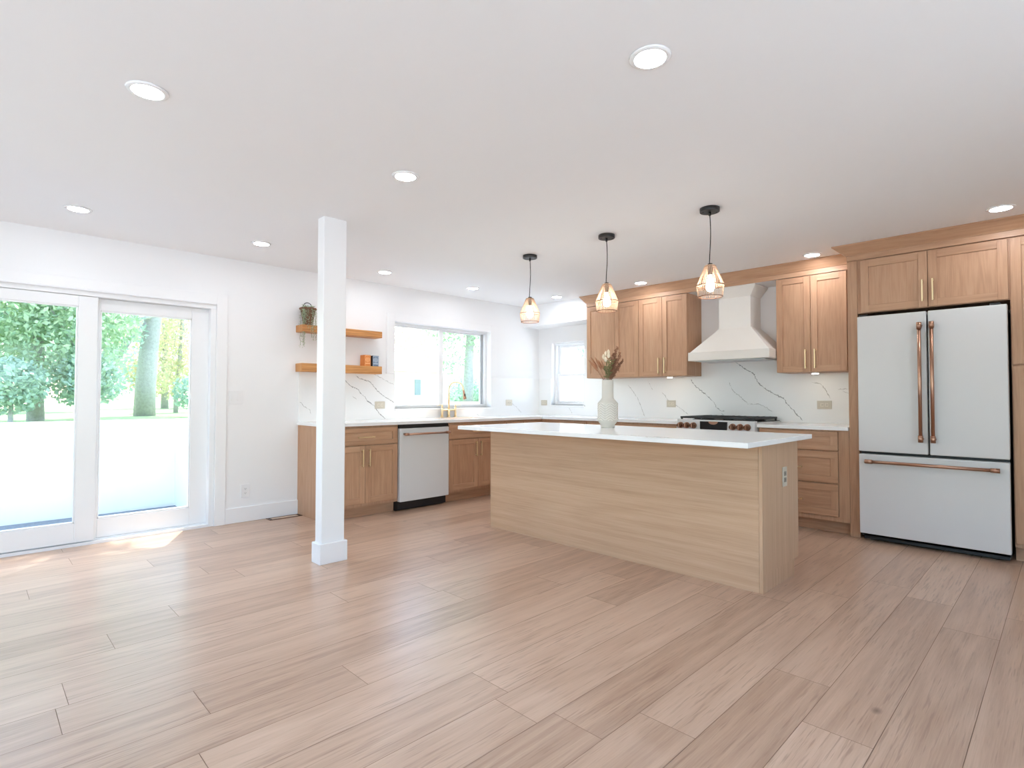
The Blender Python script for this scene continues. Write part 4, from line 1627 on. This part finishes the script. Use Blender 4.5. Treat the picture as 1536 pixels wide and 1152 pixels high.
GS = ('dried_grass_spike', 'reddish-brown grass spike leaning left out of the white vase', 'reddish-brown grass spikes')
GF = ('dried_feather_plume', 'brown feathery dried plume leaning right out of the white vase', 'brown feathery plumes')
GB = ('bunny_tail_flower', 'cream fluffy bunny-tail flower in the middle of the vase bouquet', 'cream bunny-tail flowers')
GG = ('dried_green_sprig', 'olive green leafy sprig low in the middle of the vase bouquet', 'olive green sprigs')
sd_ = 0
for kind, lab, grp in (GS,):
    for side, dep, z in ((-0.150, 0.02, 1.468), (-0.140, -0.03, 1.452), (-0.128, 0.03, 1.488), (-0.125, -0.01, 1.425), (-0.105, -0.03, 1.485), (-0.09, 0.03, 1.475), (-0.075, 0.0, 1.465), (-0.055, -0.03, 1.455)):
        sd_ += 1
        stem_thing(kind, lab, grp, side, dep, z, sd_)
for side, dep, z in ((0.085, 0.0, 1.580), (0.070, 0.03, 1.545), (0.060, -0.03, 1.560), (0.110, 0.02, 1.540), (0.128, -0.02, 1.475), (0.120, 0.04, 1.450), (0.095, -0.04, 1.500), (0.075, 0.05, 1.480), (0.10, 0.0, 1.44), (0.05, 0.02, 1.52)):
    sd_ += 1
    stem_thing(*GF, side, dep, z, sd_)
for side, dep, z in ((-0.012, 0.01, 1.515), (0.004, -0.02, 1.498), (-0.028, 0.02, 1.49), (-0.02, -0.03, 1.465), (0.012, 0.03, 1.53)):
    sd_ += 1
    stem_thing(*GB, side, dep, z, sd_)
for side, dep, z in ((-0.015, -0.04, 1.43), (0.01, -0.05, 1.45), (0.03, -0.04, 1.47), (-0.035, -0.04, 1.41), (0.022, 0.03, 1.48)):
    sd_ += 1
    stem_thing(*GG, side, dep, z, sd_)

# ------------------------------------------------------------------ outside
MB().box(-70, 40, -40, 70, -0.5, -0.30).build('ground_plane', 'concrete', kind='structure')
MB().box(-7.49, XA - T, -8, 14, -0.299, -0.125).build('patio_ground', 'gravel', kind='structure')
MB().box(-60, -7.72, -30, 50, -0.299, 0.78).build('lawn_ground', 'grass', kind='structure')
m = MB()
m.box(-7.70, -7.50, -8, 13, -0.299, 0.895)
tag(m.build('garden_wall', 'stucco'), 'long white garden wall outside the sliding door', 'wall')
m = MB()
m.box(-7.498, -5.95, 1.76, 1.93, -0.124, 0.80)
tag(m.build('garden_wall', 'stucco'), 'short white wall stub outside the right door panel', 'wall')


def tree(name, label, x, y, z0, trunk_r, h, blobs, leaf, nleaf, size, seed, lean=(0, 0), branches=4):
    r = np.random.RandomState(seed)
    rr = random.Random(seed)
    p = thing(name, (x, y, z0), label, 'tree')
    m = MB()
    pts, rs = [], []
    for k in range(9):
        t_ = k / 8
        pts.append((x + lean[0] * t_ + rr.gauss(0, trunk_r * 0.15), y + lean[1] * t_ + rr.gauss(0, trunk_r * 0.15), z0 - 0.05 + h * t_))
        rs.append(trunk_r * (1.15 - 0.7 * t_))
    m.tube(pts, rs, 10)
    for k in range(branches):
        a = Vector(pts[3 + k % 5])
        b_ = Vector(blobs[k % len(blobs)][:3])
        mid = a.lerp(b_, 0.5) + Vector((rr.gauss(0, 0.15), rr.gauss(0, 0.15), rr.gauss(0.1, 0.15)))
        m.tube([a, mid, b_], [trunk_r * 0.28, trunk_r * 0.18, trunk_r * 0.06], 6)
    m.build('trunk', 'bark', p)
    # crown: many small leaves scattered through rounded clumps
    vol = np.array([b_[3] * b_[4] * b_[5] for b_ in blobs])
    pick = r.choice(len(blobs), nleaf, p=vol / vol.sum())
    B = np.array(blobs)[pick]
    v = r.normal(size=(nleaf, 3))
    v /= np.linalg.norm(v, axis=1)[:, None]
    rad = r.uniform(0.25, 1.0, nleaf) ** 0.6
    C = B[:, :3] + v * rad[:, None] * B[:, 3:6]
    n1 = r.normal(size=(nleaf, 3))
    n1 /= np.linalg.norm(n1, axis=1)[:, None]
    n2 = np.cross(n1, r.normal(size=(nleaf, 3)))
    n2 /= np.linalg.norm(n2, axis=1)[:, None]
    s = size * r.uniform(0.6, 1.3, nleaf)
    a, b_ = n1 * s[:, None], n2 * (s * 0.55)[:, None]
    V = np.empty((nleaf * 4, 3))
    V[0::4], V[1::4], V[2::4], V[3::4] = C - a, C + b_, C + a, C - b_
    V -= np.array([x, y, z0])
    me = bpy.data.meshes.new('foliage')
    me.from_pydata(V.tolist(), [], np.arange(nleaf * 4).reshape(-1, 4).tolist())
    at = me.attributes.new('tone', 'FLOAT', 'FACE')
    at.data.foreach_set('value', r.uniform(0, 1, nleaf).astype(np.float32))
    me.materials.append(M[leaf])
    o = bpy.data.objects.new('foliage', me)
    COL.objects.link(o)
    o.parent = p


# behind the sliding door
tree('shade_tree', 'broad green leafy tree filling the left door panel view', -11.5, 0.75, 0.78, 0.10, 3.6,
     [(-11.3, 0.3, 2.6, 0.9, 0.9, 0.7), (-11.5, 1.35, 2.5, 0.9, 0.8, 0.8), (-11.9, 0.7, 3.4, 1.2, 1.3, 0.8), (-11.0, 1.3, 1.7, 0.5, 0.5, 0.5), (-11.2, 0.2, 1.75, 0.5, 0.6, 0.5), (-10.9, 0.75, 1.9, 0.4, 0.5, 0.5)], 'leaf_green', 16000, 0.05, 11)
tree('shade_tree', 'thick-trunked tree seen through the right door panel', -13.0, 2.50, 0.78, 0.17, 5.5,
     [(-12.6, 1.95, 2.55, 0.7, 0.5, 0.8), (-12.7, 1.9, 1.6, 0.6, 0.4, 0.6), (-13.2, 3.0, 3.7, 1.2, 1.0, 0.8), (-13.0, 2.3, 4.6, 1.4, 1.4, 0.9)], 'leaf_teal', 9000, 0.045, 12, (0.1, 0.18), 6)
tree('shade_tree', 'slender yellowing tree at the right edge of the door view', -15.2, 3.55, 0.78, 0.05, 4.5,
     [(-15.2, 3.2, 2.9, 0.8, 0.6, 0.9), (-15.3, 3.9, 2.0, 0.7, 0.5, 0.7), (-15.1, 3.4, 1.6, 0.5, 0.4, 0.5)], 'leaf_yellow', 3600, 0.045, 13, (0.0, 0.25), 6)
tree('shade_tree', 'dense green tree standing far behind the left door panel', -18.0, 0.3, 0.78, 0.12, 6,
     [(-18, -0.4, 3.2, 1.4, 1.6, 1.4), (-18, 1.4, 2.7, 1.2, 1.1, 1.2), (-18, 0.7, 4.8, 1.6, 1.6, 1.2)], 'leaf_teal', 12000, 0.075, 14)
tree('shade_tree', 'pale tree farther off between thick and slender trunks in the door view', -21.0, 4.6, 0.78, 0.10, 6,
     [(-21, 3.6, 2.6, 1.2, 0.9, 1.2), (-21.2, 5.2, 3.3, 1.2, 1.2, 1.2), (-21, 4.6, 1.8, 1.2, 1.3, 0.7)], 'leaf_yellow', 6000, 0.07, 15)
for q_, lab_, bl_, sd_q in (((-10.6, 0.42), 'low green shrub behind the garden wall in the left door panel', (-10.6, 0.42, 1.32, 0.5, 0.45, 0.42), 31), ((-10.9, 1.30), 'leafy shrub behind the garden wall beside the door stile', (-10.9, 1.30, 1.42, 0.45, 0.5, 0.45), 32), ((-11.4, 2.95), 'sparse pale shrub behind the garden wall in the right door panel', (-11.4, 2.95, 1.25, 0.4, 0.35, 0.35), 33)):
    tree('shrub', lab_, q_[0], q_[1], 0.78, 0.03, 0.7, [bl_], 'leaf_teal', 1900 if sd_q < 33 else 700, 0.045, sd_q)
# behind the sink window
tree('shade_tree', 'green tree with grey trunk in the right pane of the sink window', -9.9, 8.30, 0.78, 0.11, 5,
     [(-10.2, 7.9, 3.0, 0.7, 0.7, 0.6), (-9.7, 8.7, 2.7, 0.6, 0.7, 0.6), (-9.8, 7.75, 2.15, 0.35, 0.35, 0.5), (-10.0, 8.3, 3.9, 1.2, 1.2, 0.7), (-9.5, 8.95, 1.5, 0.4, 0.5, 0.5)], 'leaf_green', 9000, 0.042, 16, (0.05, 0.1))
tree('shade_tree', 'sparse pale tree behind the left pane of the sink window', -15.5, 9.2, 0.78, 0.045, 4,
     [(-15.5, 10.0, 3.3, 1.0, 1.0, 0.7), (-15.3, 11.2, 2.9, 0.9, 0.9, 0.8)], 'leaf_yellow', 1500, 0.05, 17)
tree('shrub', 'low pale green shrub beneath the tree in the sink window', -12.0, 10.1, 0.78, 0.05, 0.9,
     [(-12.0, 10.1, 1.3, 0.6, 0.7, 0.5)], 'leaf_teal', 2500, 0.045, 18)
# behind the small window
tree('shade_tree', 'blue-green tree beyond the small sash window', -9.6, 13.6, -0.3, 0.10, 4.5,
     [(-9.6, 13.2, 3.0, 1.1, 1.1, 0.8), (-9.2, 13.0, 2.3, 0.8, 0.8, 0.4)], 'leaf_teal', 5000, 0.05, 19)
# crown over the patio that breaks up the sunlight on the door
tree('patio_tree', 'tall tree whose high branches overhang the patio', -8.6, -2.6, 0.78, 0.14, 6.0,
     [(-7.25, 1.30, 6.6, 1.2, 0.78, 0.4), (-7.3, -0.2, 6.6, 1.2, 0.9, 0.5), (-8.2, -1.4, 6.8, 1.2, 1.2, 0.6)], 'leaf_green', 6500, 0.09, 20, (0.4, 1.0))

# the neighbouring house seen through the sink window
p = thing('neighbour_house', (-20.5, 13.6, 0.78), 'pale neighbouring house with one grey window, beyond the sink window', 'house')
MB().box(-23, -18, 10.9, 15.6, 0.7, 2.15).build('wall', 'siding', p)
m = MB()
m.hexa([(-23.2, 10.7, 2.15), (-17.8, 10.7, 2.15), (-17.8, 15.8, 2.15), (-23.2, 15.8, 2.15), (-21.4, 10.7, 3.0), (-19.6, 10.7, 3.0), (-19.6, 15.8, 3.0), (-21.4, 15.8, 3.0)])
m.build('roof', 'roof_shingle', p)
MB().box(-18.0, -17.97, 12.40, 12.66, 1.25, 1.85).build('window', 'house_window', p)
